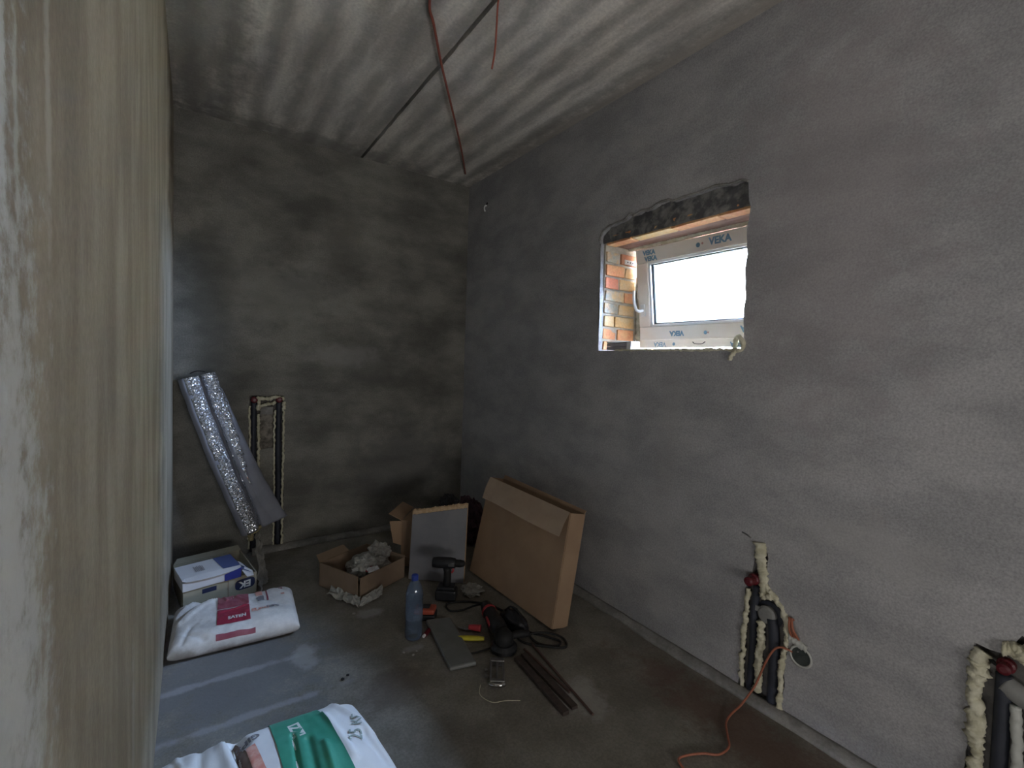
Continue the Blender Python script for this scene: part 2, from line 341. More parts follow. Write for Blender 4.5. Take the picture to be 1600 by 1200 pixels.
# the plaster island between the two pipes is a separate piece of the same coat
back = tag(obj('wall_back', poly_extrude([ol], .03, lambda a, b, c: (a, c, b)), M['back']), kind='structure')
obj('plaster_patch', poly_extrude([jag([(.470, 0), (.556, 0), (.556, .70), (.470, .70)], .004, 40, 5, (0,))], .028, lambda a, b, c: (a, .003+c, b)), M['back'], back)
obj('plaster_patch', poly_extrude([jag([(.474, .93), (.552, .93), (.552, .985), (.474, .985)], .005, 60, 7)], .02, lambda a, b, c: (a, .006+c, b)), M['curb'], back)
bm = bmesh.new()
for i in range(16):
    for j in range(40): pass
obj('rubble_fill', poly_extrude([jag([(.470, .69), (.556, .69), (.556, .95), (.470, .95)], .004, 60, 9)], .012, lambda a, b, c: (a, .018+c, b)), mat('rough_niche_fill', (.10, .09, .075), (.30, .27, .23), 28, bump=1, bscale=40), back)
tag(obj('wall_back', one_box((-.2, .031, 0), (2.6, .3, H)), M['body']), kind='structure')
# wall behind the camera and the hall beyond the doorway in the left wall
bm = bmesh.new(); box(bm, (1.35, -4.65, 0), (2.3, -4.5, H)); box(bm, (.12, -4.65, 2.1), (1.35, -4.5, H)); box(bm, (-1.9, -4.65, 0), (.12, -4.5, H))
tag(obj('wall_front', bm, M['right']), kind='structure')
bm = bmesh.new(); box(bm, (-.2, -5.9, 0), (2.3, -5.75, H)); box(bm, (-.2, -5.75, 0), (-.05, -4.65, H)); box(bm, (1.7, -5.75, 0), (1.85, -4.65, H))
tag(obj('wall_hall', bm, M['right']), kind='structure')
tag(obj('wall_hall', one_box((-1.9, -4.5, 0), (-1.75, -2.4, H)), M['right']), kind='structure')
tag(obj('wall_hall', one_box((-1.9, -2.4, 0), (-.2, -2.25, H)), M['right']), kind='structure')

# right wall: plaster coat with the ragged window opening and the two pipe chases
wn = [(-1.597, 1.428), (-1.590, 1.75), (-1.580, 2.035)]
top = [(-1.572, 2.05), (-1.578, 2.075), (-1.60, 2.10), (-1.64, 2.118), (-1.70, 2.125), (-1.755, 2.128), (-1.79, 2.150), (-1.82, 2.138), (-1.87, 2.147), (-1.92, 2.142), (-1.97, 2.158), (-2.03, 2.160),
       (-2.06, 2.148), (-2.12, 2.150), (-2.19, 2.148), (-2.25, 2.152), (-2.30, 2.152), (-2.35, 2.142), (-2.40, 2.143), (-2.43, 2.130)]
right_side = [(-2.438, 2.05), (-2.446, 2.03), (-2.442, 1.98), (-2.435, 1.93), (-2.443, 1.83), (-2.436, 1.77), (-2.446, 1.66), (-2.440, 1.58), (-2.447, 1.50), (-2.45, 1.43)]
hole = []
for lp, amp in ((wn, .003), (top, .004), (right_side, .003)):
    for p, q in zip(lp, lp[1:]):
        for j in range(4):
            a = p[0]+(q[0]-p[0])*j/4; b = p[1]+(q[1]-p[1])*j/4
            hole.append((a+amp*noise.noise(Vector((a*60, b*60, 3))), b+amp*1.3*noise.noise(Vector((a*80, b*80, 9)))))
    hole.append(lp[-1])
for j in range(1, 40):
    y = -2.45+j*(2.45-1.597)/40; hole.append((y, 1.428+.003*noise.noise(Vector((y*50, 0, 0)))))
ch1 = jag([(-2.690, 0), (-2.690, .37), (-2.675, .42), (-2.62, .47), (-2.60, .50), (-2.60, .615), (-2.548, .645), (-2.545, .50), (-2.515, .47), (-2.512, 0)], .007, 45, 4, (9,))
ch1 = [p for p in ch1 if p[1] > .001]
ch2 = jag([(-3.43, 0), (-3.43, .60), (-3.30, .63), (-3.265, .565), (-3.205, .565), (-3.205, 0)], .008, 40, 14, (5,)); ch2 = [p for p in ch2 if p[1] > .001]
outline = [(-4.7, 0), (-3.43, 0)]+ch2+[(-3.205, 0), (-2.690, 0)]+ch1+[(-2.512, 0), (.1, 0), (.1, H), (-4.7, H)]
rw = tag(obj('wall_right', poly_extrude([outline, hole], .028, lambda a, b, c: (W+c, a, b)), M['right']), kind='structure')
# masonry behind the coat; opening for the bricks
wo = [(-2.60, 1.41), (-1.47, 1.41), (-1.47, 2.16), (-2.60, 2.16)]
rb = tag(obj('wall_right', poly_extrude([[(-4.7, 0), (.3, 0), (.3, H), (-4.7, H)], wo], .33, lambda a, b, c: (W+.029+c, a, b)), M['body']), kind='structure')
# window reveal bricks, each one a piece
def brick_piece(lo, hi, m, parent, jit=.004):
    lo, hi = Vector(lo), Vector(hi); bm = bmesh.new(); box(bm, lo, hi)
    for v in bm.verts: v.co += Vector((random.uniform(-jit, jit), random.uniform(-jit, jit), random.uniform(-jit, jit)*.6))
    return obj('brick', bm, m, parent, bevel=.004)
bx0 = W+.030
cols = 'ADAABBDBDACBABDCADBB'; k = 0
zc = 1.432; courses = [.06, .073, .073, .073, .073, .073, .073, .073]
for side in (0, 1):
    z = zc
    for i, hgt in enumerate(courses):
        seams = [bx0, bx0+(.115 if i % 2 else .085), 2.30] if i not in (4, 6) else [bx0, bx0+.16, 2.30]
        for a, b in zip(seams, seams[1:]):
            rnd = random.uniform(-.004, .006)
            y0, y1 = ((-1.600+rnd, -1.49) if side == 0 else (-2.56, -2.446+rnd*.5))
            key = cols[k % len(cols)]; k += 1
            brick_piece((a+.005, y0, z+.006), (b-.005, y1, z+hgt-.007), M['brick'+key], rw)
        z += hgt
    y0, y1 = (-1.592, -1.475) if side == 0 else (-2.595, -2.452)
    obj('mortar_bed', one_box((bx0-.001, y0, 1.415), (2.36, y1, 2.15)), M['mortar'], rw)
# outer return behind the frame
for side in (0, 1):
    y0, y1 = (-1.62, -1.50) if side == 0 else (-2.56, -2.43)
    obj('outer_brickwork', one_box((2.395, y0, 1.415), (2.46, y1, 2.15)), M['brickB'], rw)
# sill masonry
obj('sill_mortar', one_box((bx0-.002, -2.58, 1.40), (2.45, -1.48, 1.424)), M['mortar'], rw)
# soffit: broken dark mortar above, a row of bricks, then a brown board
nb = 46; bm = bmesh.new(); rows = 8; g = []
for j in range(nb+1):
    y = -1.575-j*.875/nb; r = []
    for i in range(rows+1):
        z = 2.036+i*.128/rows; x = W+.031+.007*noise.noise(Vector((y*25, z*40, 2)))+.006*noise.noise(Vector((y*70, z*90, 4)))-.010*(1-i/rows)
        r.append(bm.verts.new((x, y, z)))
    g.append(r)
for j in range(nb):
    for i in range(rows): bm.faces.new((g[j][i], g[j+1][i], g[j+1][i+1], g[j][i+1]))
obj('broken_mortar', bm, M['lintel_rough'], rw, smooth=True)
obj('lintel_block', one_box((W+.055, -2.59, 2.075), (2.46, -1.48, 2.158)), M['body'], rw)
ys = [-1.59, -1.78, -2.03, -2.28, -2.47]
for i, (a, b) in enumerate(zip(ys, ys[1:])):
    brick_piece((W+.026, b+.004, 2.028), (W+.098, a-.004, 2.074), M['brick'+'ABAA'[i]], rw, .003)
obj('lintel_board', one_box((W+.10, -2.56, 2.034), (2.43, -1.50, 2.074)), M['board'], rw, bevel=.003)
def bead(path, r, parent, m='foam', squash=None, rough=.5, wob=.003, name='foam_bead', seg=12, n=10, seed=0):
    pts = catmull(path, int(n*2.4)); pts = [p+Vector((noise.noise(p*40+Vector((seed, 0, 0))), noise.noise(p*40+Vector((0, 7+seed, 0))), noise.noise(p*40+Vector((0, 0, 19+seed)))))*wob for p in pts]
    bm = bmesh.new(); tube(bm, pts, r, seg, squash, rough); return obj(name, bm, M[m], parent, smooth=True)
bead([(2.235, -2.45, 2.030), (2.235, -2.15, 2.033), (2.235, -1.9, 2.030), (2.235, -1.60, 2.033)], .017, rw, squash=((0, 0, 1), .6), n=22)
bead([(W+.008, -2.44, 1.428), (W+.004, -2.2, 1.430), (W+.008, -1.95, 1.428), (W+.008, -1.72, 1.429)], .008, rw, n=22, rough=.6)
bead([(2.33, -1.615, 1.45), (2.33, -1.61, 1.6), (2.33, -1.61, 1.9), (2.33, -1.61, 2.03)], .016, rw, m='foam', n=10)
# foam curl hanging over the right end of the sill
bead([(W+.02, -2.40, 1.435), (W-.004, -2.415, 1.47), (W-.012, -2.435, 1.485), (W-.012, -2.452, 1.46), (W-.010, -2.447, 1.432), (W-.012, -2.42, 1.425), (W-.014, -2.405, 1.400), (W-.012, -2.40, 1.385)], .009, rw, n=8, rough=.6)

bead([(W-.001, y, z+.002) for y, z in top], .0055, rw, m='curb', n=4, rough=.7, wob=.002, name='plaster_lip')
bead([(W, y+.001, z) for y, z in wn], .004, rw, m='curb', n=8, rough=.7, wob=.002, name='plaster_lip')
# window unit: outer frame and the tilted-in sash
win = tag(bpy.data.objects.new('window_1', None), kind='structure'); win.location = (2.34, -2.02, 1.45); link(win)
bm = bmesh.new(); fx0, fx1 = 2.325, 2.392; fy0, fy1, fz0, fz1 = -2.435, -1.625, 1.458, 2.030; t = .055
box(bm, (fx0, fy0, fz0), (fx1, fy1, fz0+t)); box(bm, (fx0, fy0, fz1-t), (fx1, fy1, fz1)); box(bm, (fx0, fy0, fz0+t), (fx1, fy0+t, fz1-t)); box(bm, (fx0, fy1-t, fz0+t), (fx1, fy1, fz1-t))
frame = obj('outer_frame', bm, M['pvc'], win, bevel=.003)
TILT = math.radians(8.5); piv = Vector((2.318, 0, 1.503))
def sp_(y, h, d):     # sash coordinates: along, up the sash, out of the face towards the room
    return Vector((piv.x-math.sin(TILT)*h-math.cos(TILT)*d, y, piv.z+math.cos(TILT)*h-math.sin(TILT)*d))
SY0, SY1, SH = -2.425, -1.655, .520; st = .078
def sbox(bm, y0, y1, h0, h1, d0, d1):
    o = sp_(y0, h0, d0); obox(bm, o, (0, y1-y0, 0), sp_(y0, h1, d0)-o, sp_(y0, h0, d1)-o)
bm = bmesh.new()
sbox(bm, SY0, SY1, 0, st, -.045, .022); sbox(bm, SY0, SY1, SH-st, SH, -.045, .022); sbox(bm, SY0, SY0+st, st, SH-st, -.045, .022); sbox(bm, SY1-st, SY1, st, SH-st, -.045, .022)
sash = obj('sash', bm, M['pvc'], win, bevel=.004)
bm = bmesh.new(); e = .013
for a in ((SY0+st, SY1-st, st, st+e), (SY0+st, SY1-st, SH-st-e, SH-st), (SY0+st, SY0+st+e, st+e, SH-st-e), (SY1-st-e, SY1-st, st+e, SH-st-e)): sbox(bm, *a, .0, .014)
obj('glazing_bead', bm, M['white'], sash, bevel=.002)
bm = bmesh.new()
for a in ((SY0+st, SY1-st, st, st+e+.003), (SY0+st, SY1-st, SH-st-e-.003, SH-st), (SY0+st, SY0+st+e+.003, st+e, SH-st-e), (SY1-st-e-.003, SY1-st, st+e, SH-st-e)): sbox(bm, *a, -.004, 0)
obj('gasket', bm, M['gasket'], sash)
bm = bmesh.new()
for a in ((SY1-st-e-.010, SY1-st, st, SH-st), (SY0+st, SY0+st+e+.010, st, SH-st), (SY0+st, SY1-st, st, st+e+.008), (SY0+st, SY1-st, SH-st-e-.008, SH-st)): sbox(bm, *a, -.022, -.010)
obj('glazing_spacer', bm, M['spacer'], sash)
for d in (-.006, -.026):
    bm = bmesh.new(); sbox(bm, SY0+st+.002, SY1-st-.002, st+.002, SH-st-.002, d-.003, d); obj('glass_pane', bm, M['glass'], sash)
# handle
bm = bmesh.new(); hy, hh = SY1-.036, .175
sbox(bm, hy-.015, hy+.015, hh-.035, hh+.035, .022, .032)
tube(bm, catmull([sp_(hy, hh, .030), sp_(hy, hh-.002, .062), sp_(hy+.012, hh+.012, .072), sp_(hy+.022, hh+.06, .074), sp_(hy+.022, hh+.118, .070)], 7), lambda s: .0095-.002*s, 12)
obj('handle', bm, M['white'], sash, smooth=False, bevel=.002)
# protective-film printing
def stext(s, size, y, h, d=.0227, flip=False, m='blueprint', bold=.0022, shear=0):
    q = -1 if flip else 1
    obj('printed_text', text(s, size, lambda a, b: sp_(y-a*q, h+b*q, d), bold), M[m], sash)
stext('VEKA', .048, SY0+.245, SH-.036); stext('VEKA', .034, SY1-.105, SH-.060); stext('VEKA', .034, SY1-.095, SH-.026); stext('VEKA', .036, SY1-.255, .036, flip=True)
stext('VEKA', .042, SY0+.100, .046, flip=True); stext('VEKA', .036, SY0+.07, .014, flip=True)
def dot(y, h, r, m, parent, f=sp_, d=.0229):
    bm = bmesh.new(); c = [bm.verts.new(f(y+r*math.cos(a*math.pi/6), h+r*math.sin(a*math.pi/6), d)) for a in range(12)]; bm.faces.new(c); obj('printed_mark', bm, M[m], parent)
dot(SY0+.365, SH-.040, .012, 'blueprint', sash); dot(SY0+.34, SH-.036, .006, 'redprint', sash); dot(SY0+.34, .034, .010, 'blueprint', sash); dot(SY0+.325, .034, .005, 'redprint', sash)
ob = stext
def ftext(s, size, y, z, flip=True):
    q = -1 if flip else 1
    obj('printed_text', text(s, size, lambda a, b: (fx0-.0008, y-a*q, z+b*q), .0012), M['blueprint'], frame)
ftext('VEKA', .034, -1.775, fz0+.020); ftext('VEKA', .034, -2.245, fz0+.016)
dot(-1.87, fz0+.020, .009, 'blueprint', frame, lambda y, h, d: Vector((fx0-.0008, y, h)))
bm = bmesh.new(); tube(bm, catmull([(fx0-.002, -1.99, fz0+.030), (fx0-.002, -2.005, fz0+.020), (fx0-.002, -2.045, fz0+.019), (fx0-.002, -2.065, fz0+.030)], 6), .0022, 6); obj('drain_slot', bm, M['gasket'], frame)
# bracket at the top left of the frame
bm = bmesh.new(); box(bm, (2.185, -1.612, 1.940), (2.275, -1.606, 1.966)); anchor = obj('anchor_plate', bm, M['white'], win)
for i in range(3):
    bm = bmesh.new(); lathe(bm, [(.0045, 0), (.0045, .001)], (2.205+.022*i, -1.6128, 1.953), (0, -1, 0), 10); obj('screw_hole', bm, M['gasket'], anchor)
# grey block with white foam rim on the sill
t0 = thing('rubber_block', 'small grey block with white rim lying on window sill at left corner', 'block', (2.05, -1.72, 1.432))
for i in range(2):
    obj('block_layer', one_box((2.022, -1.797, 1.432+.019*i), (2.085, -1.652, 1.4495+.019*i)), M['greyblock'], t0, bevel=.002)
bm = bmesh.new(); box(bm, (2.020, -1.80, 1.4705), (2.088, -1.650, 1.478)); box(bm, (2.018, -1.832, 1.432), (2.088, -1.799, 1.478)); obj('white_rim', bm, M['white'], t0, bevel=.004)

# screed curbs along walls
def curb(name, p, q, d, h, seed):
    p, q, d = Vector(p), Vector(q), Vector(d); n = 60; bm = bmesh.new(); R = []
    for i in range(n+1):
        c = p.lerp(q, i/n); a = 1+.35*noise.noise(c*5+Vector((seed, 0, 0))); b = 1+.3*noise.noise(c*9+Vector((0, seed, 0)))
        R.append([bm.verts.new(c+Vector(v)) for v in ((0, 0, -.004), tuple(d*.055*a+Vector((0, 0, -.004))), tuple(d*.042*a+Vector((0, 0, h*.55*b))), tuple(d*.014*a+Vector((0, 0, h*b))), (0, 0, h*b))])
    for a, b in zip(R, R[1:]):
        for k in range(5): bm.faces.new((a[k], a[(k+1) % 5], b[(k+1) % 5], b[k]))
    return tag(obj(name, bm, M['curb'], smooth=True), kind='structure')
curb('baseboard_back', (.43, -.0005, 0), (W, -.0005, 0), (0, -1, 0), .03, 3)
curb('baseboard_right', (W-.0005, -.02, 0), (W-.0005, -3.84, 0), (-1, 0, 0), .022, 6)

# ------------------------------------------------------------------ pipes in the back wall
for x, side, n2 in ((.4375, 'left', 1), (.5885, 'right', 2)):
    p = thing('insulated_pipe', 'dark pipe with red plug in back wall, %s the foil roll' % ('nearer' if n2 == 1 else 'farther from'), 'pipe', (x, .012, .0), 'sleeved pipes in the back wall')
    bm = bmesh.new(); tube(bm, catmull([(x, .014, .002), (x+.002, .010, .4), (x-.002, .010, .7), (x, .012, .985), (x, .012, 1.02)], 5), .0165, 14); obj('pipe_sleeve', bm, M['pipe'], p, smooth=True)
    bm = bmesh.new(); lathe(bm, [(.017, -.0), (.021, .004), (.021, .022), (.0165, .026), (.0165, .034), (.009, .036)], (x, .012, 1.035), (0, -1, 0), 18); obj('plug', bm, M['redcap'], p, smooth=False)
pl = []
bead([(.412, .0, .03), (.409, -.003, .4), (.413, 0, .7), (.411, -.002, .995)], .0062, back, n=16, wob=.006)
bead([(.466, .0, .45), (.464, -.002, .6), (.466, 0, .75), (.462, 0, .94)], .0085, back, n=14, wob=.005, rough=.8)
bead([(.462, -.002, .965), (.466, -.004, 1.02), (.452, -.002, 1.045), (.50, -.003, 1.04), (.54, -.003, 1.045), (.575, -.004, 1.052), (.618, -.003, 1.035)], .012, back, n=7, rough=.8)
bead([(.468, -.002, .985), (.50, 0, 1.0), (.54, -.002, 1.005), (.565, 0, 1.02)], .010, back, n=6, rough=.8)
bead([(.560, 0, .02), (.562, -.002, .35), (.559, 0, .68), (.563, 0, .96)], .0055, back, n=18, wob=.006, rough=.8)
bead([(.616, 0, .02), (.613, -.002, .35), (.617, 0, .7), (.615, 0, 1.0)], .0068, back, n=18, wob=.006, rough=.8)
bead([(.618, 0, .97), (.620, -.002, 1.02)], .012, back, n=6)

# ------------------------------------------------------------------ pipes low in the right wall, near group
RX = W+.012
p = thing('insulated_pipe', 'dark sleeved pipe with red plug standing out of right wall by foam strip', 'pipe', (RX, -2.548, 0))
bm = bmesh.new(); tube(bm, catmull([(RX, -2.553, .002), (RX, -2.556, .2), (RX, -2.553, .36), (RX, -2.560, .46)], 6), .0150, 14); obj('pipe_sleeve', bm, M['pipe'], p, smooth=True)
bm = bmesh.new(); lathe(bm, [(.019, 0), (.023, .004), (.023, .024), (.018, .03), (.018, .062), (.010, .066)], (RX-.005, -2.556, .492), (-1, 0, 0), 18); obj('plug', bm, M['redcap'], p)
p = thing('insulated_pipe', 'dark sleeved pipe with round grey drain cap in right wall chase', 'pipe', (RX, -2.640, 0))
bm = bmesh.new(); tube(bm, catmull([(RX, -2.645, .002), (RX, -2.642, .2), (RX-.001, -2.636, .30), (RX-.001, -2.625, .355)], 6), .0205, 14); obj('pipe_sleeve', bm, M['pipe'], p, smooth=True)
bm = bmesh.new(); lathe(bm, [(.050, -.02), (.052, -.012), (.040, -.008)], (RX-.004, -2.612, .362), (-1, 0, 0), 24); obj('socket_ring', bm, M['pipe'], p)
bm = bmesh.new(); lathe(bm, [(.036, -.012), (.036, .006), (.028, .012), (.012, .014)], (RX-.004, -2.607, .362), (-1, 0, 0), 22); box(bm, (RX-.012, -2.60, .362), (RX-.002, -2.548, .384)); obj('drain_cap', bm, M['pipe_grey'], p)
q = W-.002
bead([(q, -2.525, .0), (q, -2.524, .2), (q, -2.526, .33), (q, -2.532, .44)], .0095, rw, n=14, wob=.006, rough=.8)
bead([(q, -2.594, .04), (q+.002, -2.592, .15), (q, -2.592, .25), (q+.003, -2.588, .33)], .0135, rw, n=12, wob=.006, rough=.8)
bead([(q, -2.680, .0), (q, -2.676, .12), (q, -2.682, .24), (q-.002, -2.690, .34), (q, -2.665, .42), (q, -2.615, .465), (q, -2.592, .50)], .0095, rw, n=9, wob=.006, rough=.9)
bead([(q, -2.592, .43), (q-.002, -2.590, .50), (q, -2.577, .57), (q, -2.567, .645)], lambda s: .015+.008*s, rw, n=10, wob=.004, rough=.7, squash=((1, 0, 0), .6))
bead([(q, -2.625, .452), (q, -2.60, .440), (q, -2.585, .445)], .014, rw, n=6, m='foam', rough=.8)
bm = bmesh.new(); tube(bm, catmull([(W-.001, -2.53, .652), (W-.003, -2.51, .662), (W-.001, -2.49, .665)], 5), .003, 6); obj('crack_edge', bm, M['lintel_rough'], rw)

# socket box and cable
t1 = thing('wall_socket_box', 'round dark socket box in right wall with white plaster rim', 'socket', (W, -2.745, .268))
bm = bmesh.new(); lathe(bm, [(.034, .001), (.040, .003), (.042, .006), (.036, .010), (.033, .006), (.032, -.0)], (W, -2.745, .268), (-1, 0, 0), 26, closed=True); obj('plaster_rim', bm, M['pipe_white'], t1, smooth=True)
bm = bmesh.new(); lathe(bm, [(.0335, .0055), (.030, .0015), (.004, .0010)], (W, -2.745, .268), (-1, 0, 0), 24); obj('box_recess', bm, mat('dark_green_socket_box', (.035, .045, .042), (.06, .07, .065), 30, rough=.5), t1)
bm = bmesh.new(); lathe(bm, [(.004, .002), (.003, .010), (.001, .011)], (W, -2.735, .283), (-1, 0, 0), 10); obj('screw', bm, M['steel'], t1)
bead([(W-.002, -2.688, .318), (W-.006, -2.715, .318), (W-.004, -2.74, .310), (W-.002, -2.762, .305)], .015, t1, m='pipe_white', n=6, rough=.5, squash=((1, 0, 0), .5), name='plaster_blob')
t2 = thing('wire_stub', 'short bent orange wires poking out of wall above the socket box', 'wire', (W, -2.73, .35))
for i, dy in enumerate((0, .008, -.008)):
    bm = bmesh.new(); tube(bm, catmull([(W+.01, -2.722+dy, .318), (W-.014, -2.722+dy*1.4, .338), (W-.024-.004*i, -2.716+dy, .370), (W-.016, -2.706+dy*.5, .398), (W-.001, -2.702+dy, .392)], 6), .0042, 8); obj('wire', bm, M['orange'], t2, smooth=True)
bm = bmesh.new()
tube(bm, catmull([(W-.001, -2.715, .268), (W-.014, -2.70, .275), (W-.02, -2.675, .272), (W-.028, -2.655, .250), (W-.034, -2.632, .19), (W-.036, -2.612, .12), (W-.045, -2.60, .075), (W-.07, -2.59, .042), (W-.12, -2.588, .02), (1.83, -2.585, .006), (1.775, -2.60, .005), (1.72, -2.64, .005), (1.68, -2.668, .005), (1.62, -2.668, .005), (1.575, -2.635, .005), (1.52, -2.610, .005), (1.48, -2.605, .005), (1.462, -2.64, .005)], 8), .0040, 8)
tag(obj('cable', bm, M['orange'], smooth=True), 'orange cable from the socket box trailing down onto the floor', 'cable')

# pipes at the right edge of the picture
p = thing('insulated_pipe', 'dark sleeved pipe with red plug in right wall nearest the camera', 'pipe', (RX, -3.27, 0))
bm = bmesh.new(); tube(bm, catmull([(RX, -3.272, .002), (RX, -3.272, .2), (RX, -3.270, .36), (RX, -3.268, .50)], 6), .0185, 14); obj('pipe_sleeve', bm, M['pipe'], p, smooth=True)
bm = bmesh.new(); lathe(bm, [(.017, 0), (.020, .004), (.020, .022), (.015, .026), (.015, .050), (.008, .053)], (RX-.002, -3.272, .535), (-1, 0, 0), 18); obj('plug', bm, M['redcap'], p)
bm = bmesh.new(); tube(bm, catmull([(W, -3.235, .535), (W-.008, -3.25, .530), (W-.010, -3.268, .528)], 5), .006, 8); obj('clamp', bm, M['rubber'], p)
p = thing('insulated_pipe', 'dark sleeved pipe with grey drain bend at right edge of photo', 'pipe', (RX, -3.36, 0))
bm = bmesh.new(); tube(bm, catmull([(RX, -3.36, .002), (RX, -3.36, .2), (RX, -3.35, .36)], 6), .022, 14); obj('pipe_sleeve', bm, M['pipe'], p, smooth=True)
bm = bmesh.new(); tube(bm, catmull([(RX-.002, -3.27, .475), (RX-.006, -3.30, .462), (RX-.006, -3.34, .445), (RX-.004, -3.36, .40)], 6), .030, 14, squash=((1, 0, 0), .6)); obj('drain_bend', bm, M['pipe_grey'], p, smooth=True)
bead([(q, -3.218, .0), (q, -3.222, .16), (q, -3.230, .24), (q, -3.222, .30), (q-.002, -3.215, .42), (q, -3.216, .50), (q, -3.225, .548)], lambda s: .012+.006*math.sin(s*9)**2+.004*s, rw, n=8, wob=.008, rough=.8)
bead([(q, -3.308, .0), (q, -3.310, .15), (q, -3.305, .30), (q, -3.297, .43)], .012, rw, m='pipe_white', n=8, wob=.004, rough=.3)
bead([(q, -3.262, .578), (q, -3.29, .585), (q, -3.31, .57), (q, -3.33, .62), (q, -3.40, .60)], .019, rw, n=8, wob=.006, rough=.7)

# ------------------------------------------------------------------ wires under the ceiling
bm = bmesh.new()
tube(bm, catmull([(1.842, -.235, 2.802), (1.825, -.27, 2.793), (1.62, -.60, 2.775), (1.40, -.93, 2.772), (1.21, -1.21, 2.77), (1.085, -1.39, 2.777), (.95, -1.60, 2.78), (.89, -1.69, 2.785), (.80, -1.95, 2.785), (.74, -2.2, 2.788), (.70, -2.45, 2.803)], 8), .0062, 8)
tag(obj('ceiling_cable', bm, M['redwire'], smooth=True), 'long red-brown cable running under the ceiling towards the far corner', 'cable')
bm = bmesh.new()
tube(bm, catmull([(1.108, -1.90, 2.83), (1.088, -1.90, 2.76), (1.084, -1.90, 2.66), (1.080, -1.90, 2.57), (1.066, -1.905, 2.49)], 8), .0040, 8)
tag(obj('ceiling_cable', bm, M['redwire'], smooth=True), 'short red-brown cable hanging free from the ceiling joint', 'cable')
t3 = thing('wall_clip', 'tiny white plastic clip high on right wall near the far corner', 'clip', (W, -.29, 2.555))
bm = bmesh.new(); tube(bm, catmull([(W+.002, -.292, 2.575), (W-.014, -.290, 2.57), (W-.018, -.288, 2.55), (W-.014, -.294, 2.527)], 5), .0055, 8); obj('clip_hook', bm, M['white'], t3, smooth=True)
bm = bmesh.new(); lathe(bm, [(.010, .0), (.010, .002)], (W, -.30, 2.588), (-1, 0, 0), 12); obj('drilled_hole', bm, M['rubber'], t3)

# ------------------------------------------------------------------ sacks
def blerp(c, u, v):
    a = Vector(c[0]).lerp(Vector(c[1]), u); b = Vector(c[3]).lerp(Vector(c[2]), u); return a.lerp(b, v)
class Sack:
    """corners in order far-left, far-right, near-right, near-left; u runs left-right, v far-near"""
    def __init__(s, c, T, zs, seed, wr, ridge, ex=(6, 3.6), bulge=0): s.c, s.T, s.zs, s.seed, s.wr, s.ridge, s.ex, s.bulge = c, T, zs, seed, wr, ridge, ex, bulge
    def f(s, u, v):
        X, Y = abs(2*u-1), abs(2*v-1); return (max(0, 1-X**s.ex[0])**.5)*(max(0, 1-Y**s.ex[1])**.5)
    def P(s, u, v, lift=0):
        f = s.f(u, v); p = blerp(s.c, u, v); n = noise.noise(Vector((u*3.2+s.seed, v*2.6, 0)))*.5+noise.noise(Vector((u*9+s.seed, v*5, 4)))*.22+.10*noise.noise(Vector((u*24+s.seed, v*14, 4)))
        z = s.zs+(s.T-s.zs)*f+s.wr*n*min(1, f*1.6)
        for (a0, b0, a1, b1, wd, h) in s.ridge:      # creases: segment in (u,v), width, height
            d = Vector((a1-a0, b1-b0)); k = max(0, min(1, Vector((u-a0, v-b0)).dot(d)/d.length_squared)); dist = (Vector((u-a0, v-b0))-d*k).length
            z += h*math.exp(-(dist/wd)**2)*min(1, f*2)
        z += s.bulge*math.exp(-((u-.75)/.3)**2-((v-.5)/.5)**2)
        return Vector((p.x, p.y, z+lift))
    def mesh(s, m, parent, nu=90, nv=60):
        bm = bmesh.new(); T_ = [[None]*(nv+1) for _ in range(nu+1)]; B = [[None]*(nv+1) for _ in range(nu+1)]
        for i in range(nu+1):
            for j in range(nv+1):
                u = .5-.5*math.cos(math.pi*i/nu)*.999 if False else i/nu; v = j/nv
                u = .5+.5*math.sin((u-.5)*math.pi*.97)/math.sin(.5*math.pi*.97); v = .5+.5*math.sin((v-.5)*math.pi*.97)/math.sin(.5*math.pi*.97)
                t = s.P(u, v); T_[i][j] = bm.verts.new(t)
                if 0 < i < nu and 0 < j < nv: B[i][j] = bm.verts.new((t.x, t.y, s.zs*(1-min(1, s.f(u, v)**.5*1.15))+.001))
                else: B[i][j] = T_[i][j]
        for i in range(nu):
            for j in range(nv):
                bm.faces.new((T_[i][j], T_[i+1][j], T_[i+1][j+1], T_[i][j+1]))
                q = [B[i][j], B[i][j+1], B[i+1][j+1], B[i+1][j]]
                try: bm.faces.new(q)
                except ValueError: pass
        return obj('sack_body', bm, M[m], parent, smooth=True)
    def patch(s, quad, m, parent, lift=.0022, n=40, name='printed_panel', wave=0):
        v = []; F = []
        for j in range(n+1):
            for i in range(n+1):
                a = Vector(quad[0]).lerp(Vector(quad[1]), i/n); b = Vector(quad[3]).lerp(Vector(quad[2]), i/n); q = a.lerp(b, j/n); v.append(s.P(q.x, q.y, lift))
        for j in range(n):
            for i in range(n): k = j*(n+1)+i; F.append((k, k+1, k+n+2, k+n+1))
        return obj(name, (v, F), M[m], parent, smooth=True)
    def text(s, st, size, u, v, ang, m, parent, bold=.0012, lift=.0030, L=.5, Wd=.4, mirror=1, space=1.0, narrow=1):
        ca, sa = math.cos(ang), math.sin(ang)
        def pl(a, b): a *= mirror*narrow; x = a*ca-b*sa; y = a*sa+b*ca; return s.P(u+x/L, v-y/Wd, lift)
        return obj('printed_text', text(st, size, pl, bold, space=space), M[m], parent)
s1 = thing('plaster_sack', 'white paper sack with crimson printed panel beside the stacked cartons', 'sack', (.26, -.98, 0))
